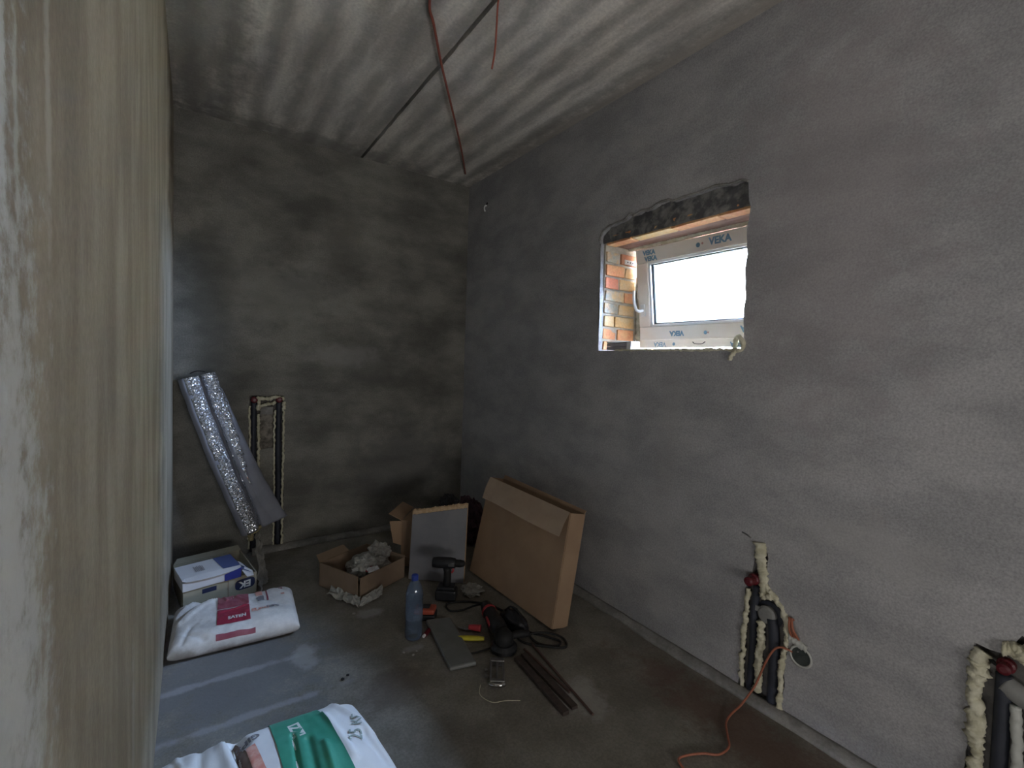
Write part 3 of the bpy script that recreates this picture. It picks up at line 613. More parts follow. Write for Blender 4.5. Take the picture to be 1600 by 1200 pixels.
A = Sack([(.030, -.735), (.555, -.775), (.530, -1.165), (.012, -1.135)], .098, .038, 2.0, .020, [(.20, .0, .02, .35, .010, .010), (.28, .02, .05, .42, .008, -.010), (.36, .02, .10, .55, .010, .007), (.78, .10, .98, .35, .015, .007), (.50, .0, .47, .2, .012, -.008), (.70, .7, .98, .8, .02, .006), (.15, .7, .10, .95, .015, -.007), (.30, .02, .34, .30, .012, -.006), (.38, .0, .42, .25, .012, .006), (.48, .15, .60, .42, .02, .008), (.36, .55, .62, .46, .012, .005), (.66, .30, .92, .62, .02, -.009), (.05, .55, .30, .1, .03, .010), (.02, .45, .25, .02, .015, -.008), (.12, .82, .25, .95, .02, -.008)], ex=(9, 5))
A.mesh('sack', s1)
A.patch([(.345, .03), (.60, .03), (.60, .46), (.345, .46)], 'sackred2', s1)
A.patch([(.345, .48), (.60, .48), (.605, .83), (.345, .83)], 'sackred', s1)
A.patch([(.34, .955), (.64, .955), (.64, .992), (.34, .992)], 'sackred2', s1, n=14)
A.text('SATEN', .036, .50, .72, 0, 'letter', s1, .0014, narrow=.66)
A.patch([(.655, .06), (.715, .06), (.72, .27), (.665, .27)], 'redink', s1, n=8); A.patch([(.665, .29), (.725, .29), (.735, .44), (.675, .44)], 'greyink', s1, n=8)
A.patch([(.745, .05), (.757, .05), (.768, .42), (.754, .42)], 'sackred2', s1, n=8)
A.text('EURO', .030, .69, .66, 0, 'redink', s1, .0015, space=.9); A.text('GIPS', .030, .79, .64, 0, 'greyink', s1, .0015, space=.9)
A.patch([(.86, .16), (.90, .15), (.90, .21), (.865, .22)], 'sackred2', s1, n=5, name='printed_mark'); A.patch([(.875, .32), (.91, .31), (.91, .35), (.88, .36)], 'redink', s1, n=5, name='printed_mark')
A.patch([(.80, .03), (.87, .03), (.87, .06), (.80, .06)], 'greyink', s1, n=5, name='printed_mark')
s2 = thing('plaster_sack', 'white plastic sack with green printed panel at the bottom of the photo', 'sack', (.31, -2.06, 0))
B_ = Sack([(.012, -1.800), (.592, -1.838), (.640, -2.285), (.012, -2.300)], .114, .05, 7.0, .018, [(.36, .0, .38, .2, .03, -.02), (.60, .3, .55, .9, .012, -.010), (.86, .05, .97, .5, .02, .010), (.2, .0, .18, .3, .02, -.009), (.08, .0, .12, .3, .015, .009), (.33, .06, .40, .75, .020, -.030), (.29, .10, .36, .70, .03, .012), (.78, .18, .82, .7, .02, .010), (.72, .5, .70, .9, .02, .012), (.66, .4, .62, .9, .02, -.010), (.10, .1, .05, .5, .03, -.008), (.92, .5, .95, .8, .02, -.012)], ex=(7, 4), bulge=.022)
B_.mesh('sack2', s2)
B_.patch([(.52, .012), (.775, .012), (.80, .985), (.51, .985)], 'sackgreen', s2, n=90, lift=.0028)
B_.patch([(.325, .10), (.355, .06), (.435, .60), (.365, .62)], 'brownfold', s2, n=40, lift=.0026, name='torn_fold')
B_.patch([(.385, .25), (.43, .23), (.47, .75), (.42, .75)], 'redink', s2, n=30, lift=.003)
B_.text('GIPS', .034, .405, .155, math.pi+.1, 'greyink', s2, .001, L=.58, Wd=.46)
B_.text('IZZI', .044, .628, .27, math.pi*.52, 'letter', s2, .0018, L=.58, Wd=.46)
B_.text('25 кг', .056, .895, .44, math.pi*.40, 'greeninkpale', s2, .0002, L=.58, Wd=.46)

# ------------------------------------------------------------------ cartons at the left
def carton(corner, ex, ey, h, t, name, m, parent, top=True):
    """closed carton of six panels as one body"""
    bm = bmesh.new(); obox(bm, corner, ex, ey, (0, 0, h)); return obj(name, bm, M[m], parent, bevel=.003)
c1 = thing('cardboard_box', 'open greyish cardboard box with upside-down EK mark under the white carton', 'box', (.22, -.45, 0))
o_ = Vector((.062, -.690, 0)); ex = Vector((.338, .078, 0)); ey = Vector((-.055, .40, 0))*.95; hz = Vector((0, 0, .118))
bm = bmesh.new(); th = .006; nx_ = ex.normalized()*th; ny_ = ey.normalized()*th
obox(bm, o_, ex, ny_, hz); obox(bm, o_+ey-ny_, ex, ny_, hz); obox(bm, o_+ny_, nx_, ey-2*ny_, hz); obox(bm, o_+ex-nx_+ny_, nx_, ey-2*ny_, hz); obox(bm, o_, ex, ey, (0, 0, th))
obj('box_body', bm, M['cardgrey'], c1)
bm = bmesh.new(); bk = o_+ey+hz
sheet(bm, [bk, bk+ex, bk+ex*.97+Vector((0, .050, .012)), bk+ex*.05+Vector((0, .050, .014))], .004); obj('flap', bm, M['cardgrey'], c1)
fn = Vector((ex.y, -ex.x, 0)).normalized()
def ekp(u, z, d=.001): return o_+ex*u+Vector((0, 0, z))+fn*d
bm = bmesh.new(); c = []
for a in range(20):
    an = 2*math.pi*a/20; X = math.copysign(abs(math.cos(an))**.5, math.cos(an)); Z = math.copysign(abs(math.sin(an))**.7, math.sin(an)); c.append(bm.verts.new(ekp(.83+.145*X, .069+.030*Z)))
bm.faces.new(c); obj('printed_panel', bm, M['navy'], c1)
obj('printed_text', text('EK', .050, lambda a, b: ekp(.83-a/.347, .069-b, .002), .002), M['letter'], c1)
bm = bmesh.new(); sheet(bm, [ekp(.24, .080), ekp(.43, .080), ekp(.43, .104), ekp(.24, .104)], .0005); obj('printed_panel', bm, M['navy'], c1)
bm = bmesh.new(); sheet(bm, [ekp(.585, .0), ekp(.592, .0), ekp(.592, .118), ekp(.585, .118)], .0008); obj('seam', bm, M['cardtrash'], c1)
c2 = thing('carton', 'slim white carton with blue end lying on the cardboard box by left wall', 'box', (.18, -.55, .119))
o2 = Vector((.060, -.705, .1205)); e1 = Vector((.262, .060, 0)); e2 = Vector((-.040, .205, 0)); h2 = .058
bm = bmesh.new(); obox(bm, o2, e1, e2, (0, 0, h2-.012)); obj('carton_body', bm, M['paper'], c2, bevel=.002)
f2 = Vector((e1.y, -e1.x, 0)).normalized()
# lid: bowed sheet whose front lip hangs open
bm = bmesh.new(); n = 20; R = []
for i in range(n+1):
    u = i/n; row = []
    for j in range(9):
        v = j/8; lip = .022*math.sin(math.pi*min(1, max(0, u)))**.5 if j == 0 else 0
        p = o2+e1*u+e2*v+Vector((0, 0, h2+.004*math.sin(u*math.pi)*(1-v)))
        if j == 0: p += f2*lip*.9-Vector((0, 0, .5*lip))
        row.append(p)
    R.append(row)
va = [[bm.verts.new(p) for p in r] for r in R]; vb = [[bm.verts.new(p-Vector((0, 0, .0015))) for p in r] for r in R]
for i in range(n):
    for j in range(8):
        bm.faces.new((va[i][j], va[i+1][j], va[i+1][j+1], va[i][j+1])); bm.faces.new((vb[i][j], vb[i][j+1], vb[i+1][j+1], vb[i+1][j]))
for i in range(n): bm.faces.new((va[i][0], vb[i][0], vb[i+1][0], va[i+1][0])); bm.faces.new((va[i][8], va[i+1][8], vb[i+1][8], vb[i][8]))
for j in range(8): bm.faces.new((va[0][j], va[0][j+1], vb[0][j+1], vb[0][j])); bm.faces.new((va[n][j], vb[n][j], vb[n][j+1], va[n][j+1]))
lid = obj('lid', bm, M['paper'], c2, smooth=False)
def lidp(u, v, d=.0012): return o2+e1*u+e2*v+Vector((0, 0, h2+.004*math.sin(u*math.pi)*(1-v)+d))
bm = bmesh.new(); sheet(bm, [lidp(.70, .10), lidp(.995, .10), lidp(.995, .99), lidp(.66, .99)], .0006); obj('printed_panel', bm, M['blue2'], lid)
for i in range(6):      # illegible small print: fine grey lines
    u_ = .27+.028*i; bm = bmesh.new(); sheet(bm, [lidp(u_, .33, .0014), lidp(u_+.014, .33, .0014), lidp(u_+.014, .74-.05*(i % 2), .0014), lidp(u_, .74-.05*(i % 2), .0014)], .0004); obj('printed_mark', bm, M['smallprint'], lid)
bm = bmesh.new(); a = o2+e1*.70+f2*.001; sheet(bm, [a, o2+e1+f2*.001, o2+e1+f2*.001+Vector((0, 0, h2-.006)), a+Vector((0, 0, h2-.022))], .0008); obj('printed_panel', bm, M['blue'], c2)
bm = bmesh.new(); a = o2+e1; sheet(bm, [a+Vector((0, 0, .046)), a+e2*.62+Vector((0, 0, .050)), a+e2*.52+Vector((.050, .01, .012)), a+e2*.05+Vector((.060, .0, .006))], .0012); flp = obj('end_flap', bm, M['blue2'], c2)
bm = bmesh.new(); b0 = [a+e2*.0+Vector((.004, .0, .030)), a+e2*.18+Vector((.028, .0, .034)), a+e2*.13+Vector((.062, .0, .010)), a-e2*.10+Vector((.055, 0, .000)), a-e2*.16+Vector((.020, 0, .004))]; sheet(bm, [p+Vector((0, 0, .003)) for p in b0], .001); obj('end_flap', bm, M['paper'], c2)
bm = bmesh.new(); sheet(bm, [a+e2*.30+Vector((.010, 0, .0465)), a+e2*.56+Vector((.012, 0, .0475)), a+e2*.50+Vector((.034, 0, .031)), a+e2*.22+Vector((.036, 0, .0285))], .0012); obj('printed_panel', bm, M['paper'], flp)

# crumpled film standing beside the box
def crumple(quad, n, amp, sc, seed, name, m, parent=None, zmin=.002, thick=.0008):
    v = []; F = []
    a, b, c, d = map(Vector, quad); nn = (b-a).cross(d-a).normalized()
    for j in range(n+1):
        for i in range(n+1):
            u, w_ = i/n, j/n; p = a.lerp(b, u).lerp(d.lerp(c, u), w_); e = Vector((noise.noise(p*sc+Vector((seed, 0, 0))), noise.noise(p*sc+Vector((0, seed, 0))), noise.noise(p*sc+Vector((0, 0, seed)))))
            p = p+nn*amp*(noise.noise(p*sc*1.3+Vector((seed, 3, 3)))*1.6+noise.noise(p*sc*3.1)*.8)+e*amp*.8
            p.z = max(p.z, zmin+.001*random.random()); v.append(p)
    for j in range(n):
        for i in range(n): k = j*(n+1)+i; F.append((k, k+1, k+n+2, k+n+1))
    o = obj(name, (v, F), M[m], parent); s = o.modifiers.new('thickness', 'SOLIDIFY'); s.thickness = thick; return o
tag(crumple([(.415, -.66, .01), (.47, -.50, .01), (.455, -.12, .21), (.425, -.20, .19)], 16, .012, 22, 3, 'plastic_wrap', 'filmgrey'), 'dusty translucent film draped beside the cardboard box below the foil roll', 'plastic film')

# ------------------------------------------------------------------ foil-faced insulation roll leaning in the corner
ro = thing('insulation_roll', 'glittering foil-faced insulation sheet loosely rolled, leaning in the left corner', 'insulation roll', (.42, -.15, .16))
axis = catmull([(.126, -.085, 1.195), (.185, -.105, .99), (.255, -.125, .77), (.335, -.140, .53), (.405, -.155, .34), (.445, -.165, .215)], 10)
def lobes(s):
    """cross-section in (side, towards room) metres; s along the roll 0..1"""
    wl = .050-.002*s; wr_ = .036+.016*s; gap = .018+.022*s
    P = []
    cL = -.052+.012*s
    for k in range(17):
        a = math.radians(250-k*17); P.append((cL+wl*math.cos(a), .02+wl*math.sin(a)*.95))
    P.append((cL+wl+gap*.35, -.010)); P.append((cL+wl+gap*.8, -.006-.012*s))
    cR = cL+wl+gap+wr_
    for k in range(14):
        a = math.radians(190-k*16.5)
        P.append((cR+(wr_+.028*s**2)*math.cos(a), (.012-.018*s)+wr_*(1-.55*s)*math.sin(a)))
    return P
def roll_pt(i, sd, f):
    n = len(axis); t = (axis[min(i+1, n-1)]-axis[max(i-1, 0)]).normalized(); side = Vector((0, -1, 0)).cross(t).normalized()
    if side.x < 0: side = -side
    fr = t.cross(side); fr = fr if fr.y < 0 else -fr
    return axis[i]+side*sd+fr*f
n = len(axis); v = []; F = []; K = len(lobes(0))
for i in range(n):
    for k, (a, b) in enumerate(lobes(i/(n-1))):
        p = roll_pt(i, a, b); p += Vector((noise.noise(p*14), noise.noise(p*14+Vector((5, 0, 0))), 0))*.004; v.append(p)
for i in range(n-1):
    for k in range(K-1): q = i*K+k; F.append((q, q+1, q+K+1, q+K))
def shiny(f):  # sparkle painted in by arc, where the foil would catch light; the rest grey
    k = f[0] % K; s_ = (f[0]//K)/(n-1); e = .9*noise.noise(Vector((k*.7, s_*40, 0)))
    return 7.6+e < k < 14.5+e or 19.2+e < k < 30+e-11*s_
foilF = [f for f in F if shiny(f)]; dullF = [f for f in F if not shiny(f)]
for nm, ff, m in (('foil_face', foilF, 'foil'), ('dull_foil_face', dullF, 'foam_dullfoil')):
    o = obj(nm, (v, ff), M[m], ro, smooth=True); s = o.modifiers.new('thickness', 'SOLIDIFY'); s.thickness = .005
# grey underside lapping over the lower right edge
v = []; F = []; KK = 8
for i in range(n):
    s = i/(n-1); L_ = lobes(s)
    for k in range(KK+1):
        u = k/KK; wd = .010+.085*max(0, s-.25)/.75
        p = roll_pt(i, L_[19][0]+.006+wd*u*1.15, .030-.006*s+.018*math.sin(u*math.pi)*(1-.3*s)-.028*u+.003*noise.noise(Vector((s*9, u*3, 0)))); v.append(p)
for i in range(n-1):
    for k in range(KK): q = i*(KK+1)+k; F.append((q, q+1, q+KK+2, q+KK+1))
F = [f for f in F if f[0]//(KK+1) > n*.30]
o = obj('lapped_sheet', (v, F), M['foam_dullfoil'], ro, smooth=True); s = o.modifiers.new('thickness', 'SOLIDIFY'); s.thickness = .004
bead([(.395, -.19, .215), (.405, -.22, .165), (.415, -.21, .20), (.44, -.20, .215), (.47, -.18, .235)], .010, ro, m='foam_dark', n=6, rough=.9, name='torn_end')
bm = bmesh.new(); tube(bm, catmull([(.085, -.085, 1.209), (.12, -.10, 1.225), (.16, -.10, 1.222)], 5), .006, 6, squash=((0, 0, 1), .5)); obj('top_edge', bm, M['black'], ro)

# ------------------------------------------------------------------ open trash carton
tb = thing('cardboard_box', 'low open cardboard box full of plastic film by the back wall', 'box', (.95, -.78, 0))
nc = Vector((.856, -1.004, 0)); dl = Vector((-.142, .300, 0)); dr = Vector((.325, .154, 0)); hz = Vector((0, 0, .135)); th = .005
nl, nr = dl.normalized()*th, dr.normalized()*th
def wallp(name, o, e, t, hh, m='cardtrash'):
    bm = bmesh.new(); obox(bm, o, e, t, hh); return obj(name, bm, M[m], tb)
gapv = dl.normalized()*.012
wallp('side_panel', nc+gapv, dl-gapv, nr, hz); wallp('side_panel', nc+dr.normalized()*.012, dr-dr.normalized()*.012, nl, hz*.93)
wallp('side_panel', nc+dl-nl, dr, nl, hz); wallp('side_panel', nc+dr-nr, dl, nr, hz)
wallp('bottom_panel', nc, dl, dr, (0, 0, .004)) if False else None
bm = bmesh.new(); obox(bm, nc+dl*.02+dr*.02, dl*.96, dr*.96, (0, 0, .004)); obj('bottom_panel', bm, M['cardtrash'], tb)
bm = bmesh.new(); a = nc+dl+hz; sheet(bm, [a, a+dr*.6, a+dr*.58+Vector((-.02, .045, .028)), a+dr*.04+Vector((-.02, .045, .026))], .003); obj('flap', bm, M['cardtrash'], tb)
bm = bmesh.new(); a = nc+dr*1.0+hz; sheet(bm, [a+dl*.1, a+dl*.9, a+dl*.86+Vector((.06, .02, -.045)), a+dl*.12+Vector((.06, .02, -.045))], .003); obj('flap', bm, M['cardtrash'], tb)
def blob(c, r, seed, name, m, label, cat, amp=.35, sc=18, squash=.8):
    bm = bmesh.new(); bmesh.ops.create_icosphere(bm, subdivisions=4, radius=1)
    for v in bm.verts:
        d = v.co.normalized(); k = 1+amp*(noise.noise(d*2.2+Vector((seed, 0, 0)))+.6*abs(noise.noise(d*5+Vector((0, seed, 0))))+.35*noise.noise(d*11)); v.co = Vector(c)+Vector((d.x*r[0], d.y*r[1], d.z*r[2]))*k
    return tag(obj(name, bm, M[m]), label, cat)
blob((.99, -.76, .075), (.12, .11, .065), 2, 'plastic_bag', 'filmgrey', 'crumpled grey plastic bag filling the open trash box', 'plastic bag')
blob((.94, -.84, .125), (.06, .05, .042), 6, 'plastic_bag', 'film', 'whitish crumpled plastic bag on top in the open trash box', 'plastic bag', .6)
blob((1.06, -.72, .135), (.065, .05, .055), 9, 'plastic_bag', 'filmgrey', 'grey plastic film standing up at the right inside the trash box', 'plastic bag', .5)
blob((.955, -.905, .118), (.028, .022, .012), 12, 'wrapper', 'redplastic', 'small red wrapper in the front corner of the trash box', 'wrapper', .4)
tag(crumple([(.925, -.96, .127), (1.00, -.935, .125), (.99, -.90, .136), (.92, -.92, .136)], 8, .004, 40, 5, 'paper_scrap', 'paper'), 'pale paper scrap lying over the front rim of the trash box', 'paper')
tag(crumple([(.725, -.86, .008), (.765, -.80, .028), (.865, -1.02, .030), (.835, -1.075, .008)], 14, .010, 30, 8, 'plastic_wrap', 'film'), 'crumpled white film on the floor left of the trash box corner', 'plastic film')
tag(crumple([(.838, -1.085, .006), (.868, -1.025, .030), (1.00, -.965, .045), (.985, -1.01, .006)], 14, .010, 30, 15, 'plastic_wrap', 'film'), 'crumpled white film on the floor right of the trash box corner', 'plastic film')

# ------------------------------------------------------------------ board with torn foam core, box and bag behind
bp = thing('insulation_board', 'grey-faced board with torn yellow foam top edge standing behind the drill', 'board', (1.32, -1.0, 0))
bl, br = Vector((1.190, -.893, .002)), Vector((1.452, -1.108, .002)); back_ = Vector((.080, .098, 0)).normalized(); lean = .055
def bpt(u, z, d=0): return bl.lerp(br, u)+Vector((0, 0, z))+back_*(lean*z/.4+d)
bm = bmesh.new(); N_ = 40
def topz(u): return .402+.062*u+.004*noise.noise(Vector((u*20, 0, 0)))
F1 = [bm.verts.new(bpt(i/N_, 0)) for i in range(N_+1)]; F2 = [bm.verts.new(bpt(i/N_, topz(i/N_)-.022)) for i in range(N_+1)]
G1 = [bm.verts.new(bpt(i/N_, 0, .004)) for i in range(N_+1)]; G2 = [bm.verts.new(bpt(i/N_, topz(i/N_)-.022, .004)) for i in range(N_+1)]
for i in range(N_): bm.faces.new((F1[i], F1[i+1], F2[i+1], F2[i])); bm.faces.new((G1[i], G2[i], G2[i+1], G1[i+1])); bm.faces.new((F2[i], F2[i+1], G2[i+1], G2[i])); bm.faces.new((F1[i], G1[i], G1[i+1], F1[i+1]))
bm.faces.new((F1[0], F2[0], G2[0], G1[0])); bm.faces.new((F1[-1], G1[-1], G2[-1], F2[-1])); obj('board_face', bm, M['panel'], bp)
bm = bmesh.new(); R = []
for i in range(N_*2+1):
    u = -.008+1.012*i/(N_*2); R.append([bm.verts.new(p) for p in (bpt(u, 0, .0045), bpt(u, topz(u)+.010*abs(noise.noise(Vector((u*30, 1, 0))))-.004, .006), bpt(u, topz(u)+.018*abs(noise.noise(Vector((u*45, 4, 0))))+.002, .016), bpt(u, topz(u)-.005, .030), bpt(u, 0, .032))])
for a, b in zip(R, R[1:]):
    for k in range(4): bm.faces.new((a[k], b[k], b[k+1], a[k+1]))
bm.faces.new(R[0][::-1]); bm.faces.new(R[-1]); obj('foam_core', bm, M['yfoam'], bp)
bb = thing('cardboard_box', 'brown cardboard carton half hidden behind the grey-faced board', 'box', (1.40, -.75, 0))
o3 = Vector((1.215, -.69, 0)); bm = bmesh.new(); obox(bm, o3, (.28, -.23, 0), (.17, .20, 0), (0, 0, .30)); obj('box_body', bm, M['card'], bb, bevel=.003)
bm = bmesh.new(); sheet(bm, [(1.213, -.692, .30), (1.38, -.49, .302), (1.31, -.46, .345), (1.140, -.66, .345)], .004); obj('flap', bm, M['card'], bb)
bm = bmesh.new(); sheet(bm, [(1.213, -.700, .30), (1.215, -.698, .14), (1.165, -.685, .16), (1.142, -.675, .30)], .004); obj('flap', bm, M['card'], bb)
blob((1.515, -.77, .385), (.065, .055, .062), 5, 'black_bag', 'darkbag', 'black bundle resting on the carton behind the board', 'bag', .25)
blob((1.80, -.56, .16), (.07, .14, .16), 21, 'rag_bundle', 'darkbag', 'dark purple bundle between the board and the leaning carton', 'bag', .35).data.materials[0] = mat('dull_purple_cloth', (.045, .022, .035), (.09, .045, .06), 25, rough=.9)

# ------------------------------------------------------------------ large carton leaning by the right wall
lb = thing('cardboard_box', 'large flat brown carton leaning by the right wall, top flap folded out', 'box', (1.67, -1.4, 0))
a0, b0, tr, tl = Vector((1.560, -1.000, .015)), Vector((1.592, -1.780, .015)), Vector((1.682, -1.785, .592)), Vector((1.690, -1.005, .600))
nrm = (b0-a0).cross(tl-a0).normalized(); nrm = nrm if nrm.x > 0 else -nrm; D = nrm*.105
bm = bmesh.new(); t_ = .005
def quadslab(p, t): sheet(bm, p, t)
sheet(bm, [a0, b0, tr, tl], .004); obj('front_panel', bm, M['card'], lb)
bm = bmesh.new(); sheet(bm, [a0+D, b0+D, tr+D, tl+D], .004); obj('back_panel', bm, M['card'], lb)
bm = bmesh.new(); sheet(bm, [b0, b0+D, tr+D, tr], .004); obj('side_panel', bm, M['card'], lb)
bm = bmesh.new(); sheet(bm, [a0, a0+D, tl+D, tl], .004); obj('side_panel', bm, M['card'], lb)
bm = bmesh.new(); sheet(bm, [a0, b0, b0+D, a0+D], .004); obj('bottom_panel', bm, M['card'], lb)
bm = bmesh.new(); N_ = 14; P1 = []; 
for i in range(N_+1):
    u = i/N_; top_ = tl.lerp(tr, u)+Vector((-.004, 0, .004)); low = Vector((1.602, -1.055, .495)).lerp(Vector((1.600, -1.800, .492)), u)+Vector((0, 0, .003*math.sin(u*7)))
    P1.append([top_, top_.lerp(low, .5)+Vector((-.004, 0, .004)), low])
va = [[bm.verts.new(p) for p in r] for r in P1]; vb = [[bm.verts.new(p+Vector((-.0025, 0, -.003))) for p in r] for r in P1]
for i in range(N_):
    for k in range(2): bm.faces.new((va[i][k], va[i+1][k], va[i+1][k+1], va[i][k+1])); bm.faces.new((vb[i][k], vb[i][k+1], vb[i+1][k+1], vb[i+1][k]))
    bm.faces.new((va[i][2], va[i+1][2], vb[i+1][2], vb[i][2])); bm.faces.new((va[i][0], vb[i][0], vb[i+1][0], va[i+1][0]))
for e_ in (0, N_):
    for k in range(2): bm.faces.new((va[e_][k], va[e_][k+1], vb[e_][k+1], vb[e_][k]))
obj('top_flap', bm, M['card2'], lb)
bm = bmesh.new(); p0 = tl+D; p1 = tr+D; sheet(bm, [p0, p1, p1+Vector((.012, 0, .014)), p0+Vector((.012, 0, .022))], .004); obj('rear_flap', bm, M['card'], lb)

# ------------------------------------------------------------------ bottle
bt = thing('water_bottle', 'empty clear bluish plastic bottle with blue cap standing by the grey slab', 'bottle', (.985, -1.47, 0))
bm = bmesh.new(); prof = [(.022, .004), (.036, .001), (.041, .010), (.042, .03)]
for k in range(9): prof += [(.042, .04+k*.018), (.0395, .048+k*.018)]
prof += [(.042, .205), (.041, .225), (.034, .252), (.022, .275), (.0145, .288), (.0145, .296)]
inner = [(max(.004, r-.0011), h+(.002 if i < 2 else 0)) for i, (r, h) in enumerate(prof)][::-1]
lathe(bm, prof+inner, (.985, -1.47, 0), seg=28, closed=True); obj('bottle_body', bm, M['pet'], bt, smooth=True)
bm = bmesh.new(); lathe(bm, [(.0165, .284), (.0165, .306), (.014, .309)], (.985, -1.47, 0), seg=20); obj('cap', bm, M['bluecap'], bt)
bm = bmesh.new(); lathe(bm, [(.0428, .10), (.0428, .165)], (.985, -1.47, 0), seg=28, closed=True); obj('label_band', bm, mat('blue_bottle_label', (.20, .30, .50), (.35, .45, .62), 30, rough=.3, alpha=.22), bt, smooth=True)

# ------------------------------------------------------------------ drill, charger
d = thing('cordless_drill', 'black cordless drill standing on its battery in front of the board', 'drill', (1.285, -1.215, 0))
dx = Vector((.80, -.60, 0)); dz = Vector((0, 0, 1)); dy = Vector((-.60, -.80, 0)); do = Vector((1.285, -1.215, 0))
def dbox(x0, x1, w_, z0, z1, name, m, bev=.005, sx=0):
    bm = bmesh.new(); obox(bm, do+dx*x0-dy*w_/2+dz*z0, dx*(x1-x0), dy*w_, dz*(z1-z0)+dx*sx); return obj(name, bm, M[m], d, bevel=bev)
dbox(-.058, .060, .078, 0.001, .060, 'battery', 'black', .010); dbox(-.048, .048, .066, .060, .078, 'battery_shoe', 'black', .006)
bm = bmesh.new(); tube(bm, [do+dz*.07+dx*.0, do+dz*.11+dx*.004, do+dz*.16+dx*.004, do+dz*.185-dx*.002], lambda s: .021+.004*abs(s-.5), 14); obj('grip', bm, M['rubber'], d, smooth=True)
bm = bmesh.new(); lathe(bm, [(.012, -.085), (.027, -.080), (.031, -.05), (.031, .02), (.027, .045), (.022, .05)], do+dz*.205, dx, 20); obj('motor_housing', bm, M['black'], d, smooth=True)
bm = bmesh.new(); lathe(bm, [(.020, .05), (.021, .075), (.016, .095), (.008, .102)], do+dz*.205, dx, 18); obj('chuck', bm, M['rubber'], d)
bm = bmesh.new(); obox(bm, do+dx*.012+dy*.026+dz*.198, dx*.034, dy*.0065, dz*.010); obj('chrome_plate', bm, M['steel'], d, bevel=.001)
bm = bmesh.new(); tube(bm, catmull([do+dx*.028+dz*.150, do+dx*.036+dz*.165, do+dx*.030+dz*.18], 4), .006, 8); obj('trigger', bm, M['redplastic'], d)
ch = thing('battery_pack', 'small orange-red tool battery pack lying between bottle and drill', 'battery', (1.115, -1.30, 0))
co = Vector((1.080, -1.275, 0)); c1x = Vector((.095, -.060, 0)); c1y = Vector((-.045, -.060, 0))
bm = bmesh.new(); obox(bm, co, c1x, c1y, (0, 0, .028)); obj('pack_base', bm, M['black'], ch, bevel=.006)
bm = bmesh.new(); obox(bm, co+c1x*.03+c1y*.03+dz*.029, c1x*.94, c1y*.94, (0, 0, .026)); obj('pack_shell', bm, M['orangeplastic'], ch, bevel=.008)
bm = bmesh.new(); obox(bm, co+c1x*.22+c1y*.25+dz*.0551, c1x*.5, c1y*.45, (0, 0, .008)); obj('contact_block', bm, M['black'], ch, bevel=.002)

# ------------------------------------------------------------------ grey slab on the floor
gs = [(1.085, -1.385, .004), (1.205, -1.425, .004), (1.140, -1.815, .004), (1.018, -1.790, .004)]
bm = bmesh.new(); sheet(bm, gs[::-1] if False else gs, .016)
for v in bm.verts: v.co.z = abs(v.co.z)
o = obj('grey_slab', bm, M['tile'], bevel=.008); tag(o, 'long narrow grey plastic panel lying flat on the floor by the bottle', 'panel')
zmin = min(v.co.z for v in o.data.vertices)
for v in o.data.vertices: v.co.z = .002 if v.co.z < .0101 and zmin < .004 else v.co.z
for i, v in enumerate(o.data.vertices): v.co.z = .001 if i < 4 else .020
rm = thing('red_bottle_lid', 'small dark red lid with white tip beside the bottle foot', 'lid', (1.045, -1.455, 0))
bm = bmesh.new(); tube(bm, [Vector((1.030, -1.50, .012)), Vector((1.065, -1.47, .012))], .011, 14); obj('lid_body', bm, M['redcap'], rm, smooth=False)
bm = bmesh.new(); tube(bm, [Vector((1.020, -1.508, .012)), Vector((1.0305, -1.4995, .012))], .007, 10); obj('white_tip', bm, M['white'], rm)

# ------------------------------------------------------------------ hand tools and black power tool
kn = thing('utility_knife', 'yellow utility knife lying beside the grey panel', 'knife', (1.21, -1.645, 0))
ka, kb = Vector((1.150, -1.595, .012)), Vector((1.262, -1.672, .012)); kd = (kb-ka).normalized(); kp = Vector((-kd.y, kd.x, 0))
bm = bmesh.new(); tube(bm, catmull([ka, ka.lerp(kb, .3), ka.lerp(kb, .7), kb], 5), lambda s: .0105+.005*math.sin(math.pi*s), 12, squash=((0, 0, 1), .7)); obj('knife_body', bm, M['yellow'], kn, smooth=True)
bm = bmesh.new(); sheet(bm, [ka-kp*.007, ka+kp*.007, ka+kp*.006-kd*.04, ka-kp*.004-kd*.052], .001); obj('blade', bm, M['steel'], kn)
sc_ = thing('paint_scraper', 'small scraper with red handle and slatted steel blade by yellow knife', 'scraper', (1.23, -1.52, 0))
bm = bmesh.new(); tube(bm, catmull([(1.245, -1.555, .014), (1.262, -1.575, .018), (1.285, -1.60, .020)], 5), lambda s: .013+.004*s, 12); obj('handle', bm, M['redplastic'], sc_, smooth=True)
for i in range(6):
    u = Vector((1.200+.0105*i, -1.515-.011*i, .006)); bm = bmesh.new(); obox(bm, u, (.022, -.050+.004*i, .004), (.005, .004, 0), (0, 0, .002)); obj('tine', bm, M['steel'], sc_)
gd = thing('angle_grinder', 'black corded power tool with red switch lying in front of leaning carton', 'power tool', (1.36, -1.66, 0))
g0, g1 = Vector((1.375, -1.50, .062)), Vector((1.300, -1.800, .050)); gx = (g1-g0).normalized()
bm = bmesh.new(); lathe(bm, [(.012, -.02), (.028, -.01), (.034, .03), (.036, .09), (.041, .14), (.044, .19), (.040, .235), (.030, .25)], g0, gx, 22); obj('motor_housing', bm, M['black'], gd, smooth=True)
bm = bmesh.new(); lathe(bm, [(.034, .245), (.043, .255), (.046, .29), (.036, .315), (.014, .325)], g0, gx, 20); obj('gear_head', bm, M['rubber'], gd, smooth=True)
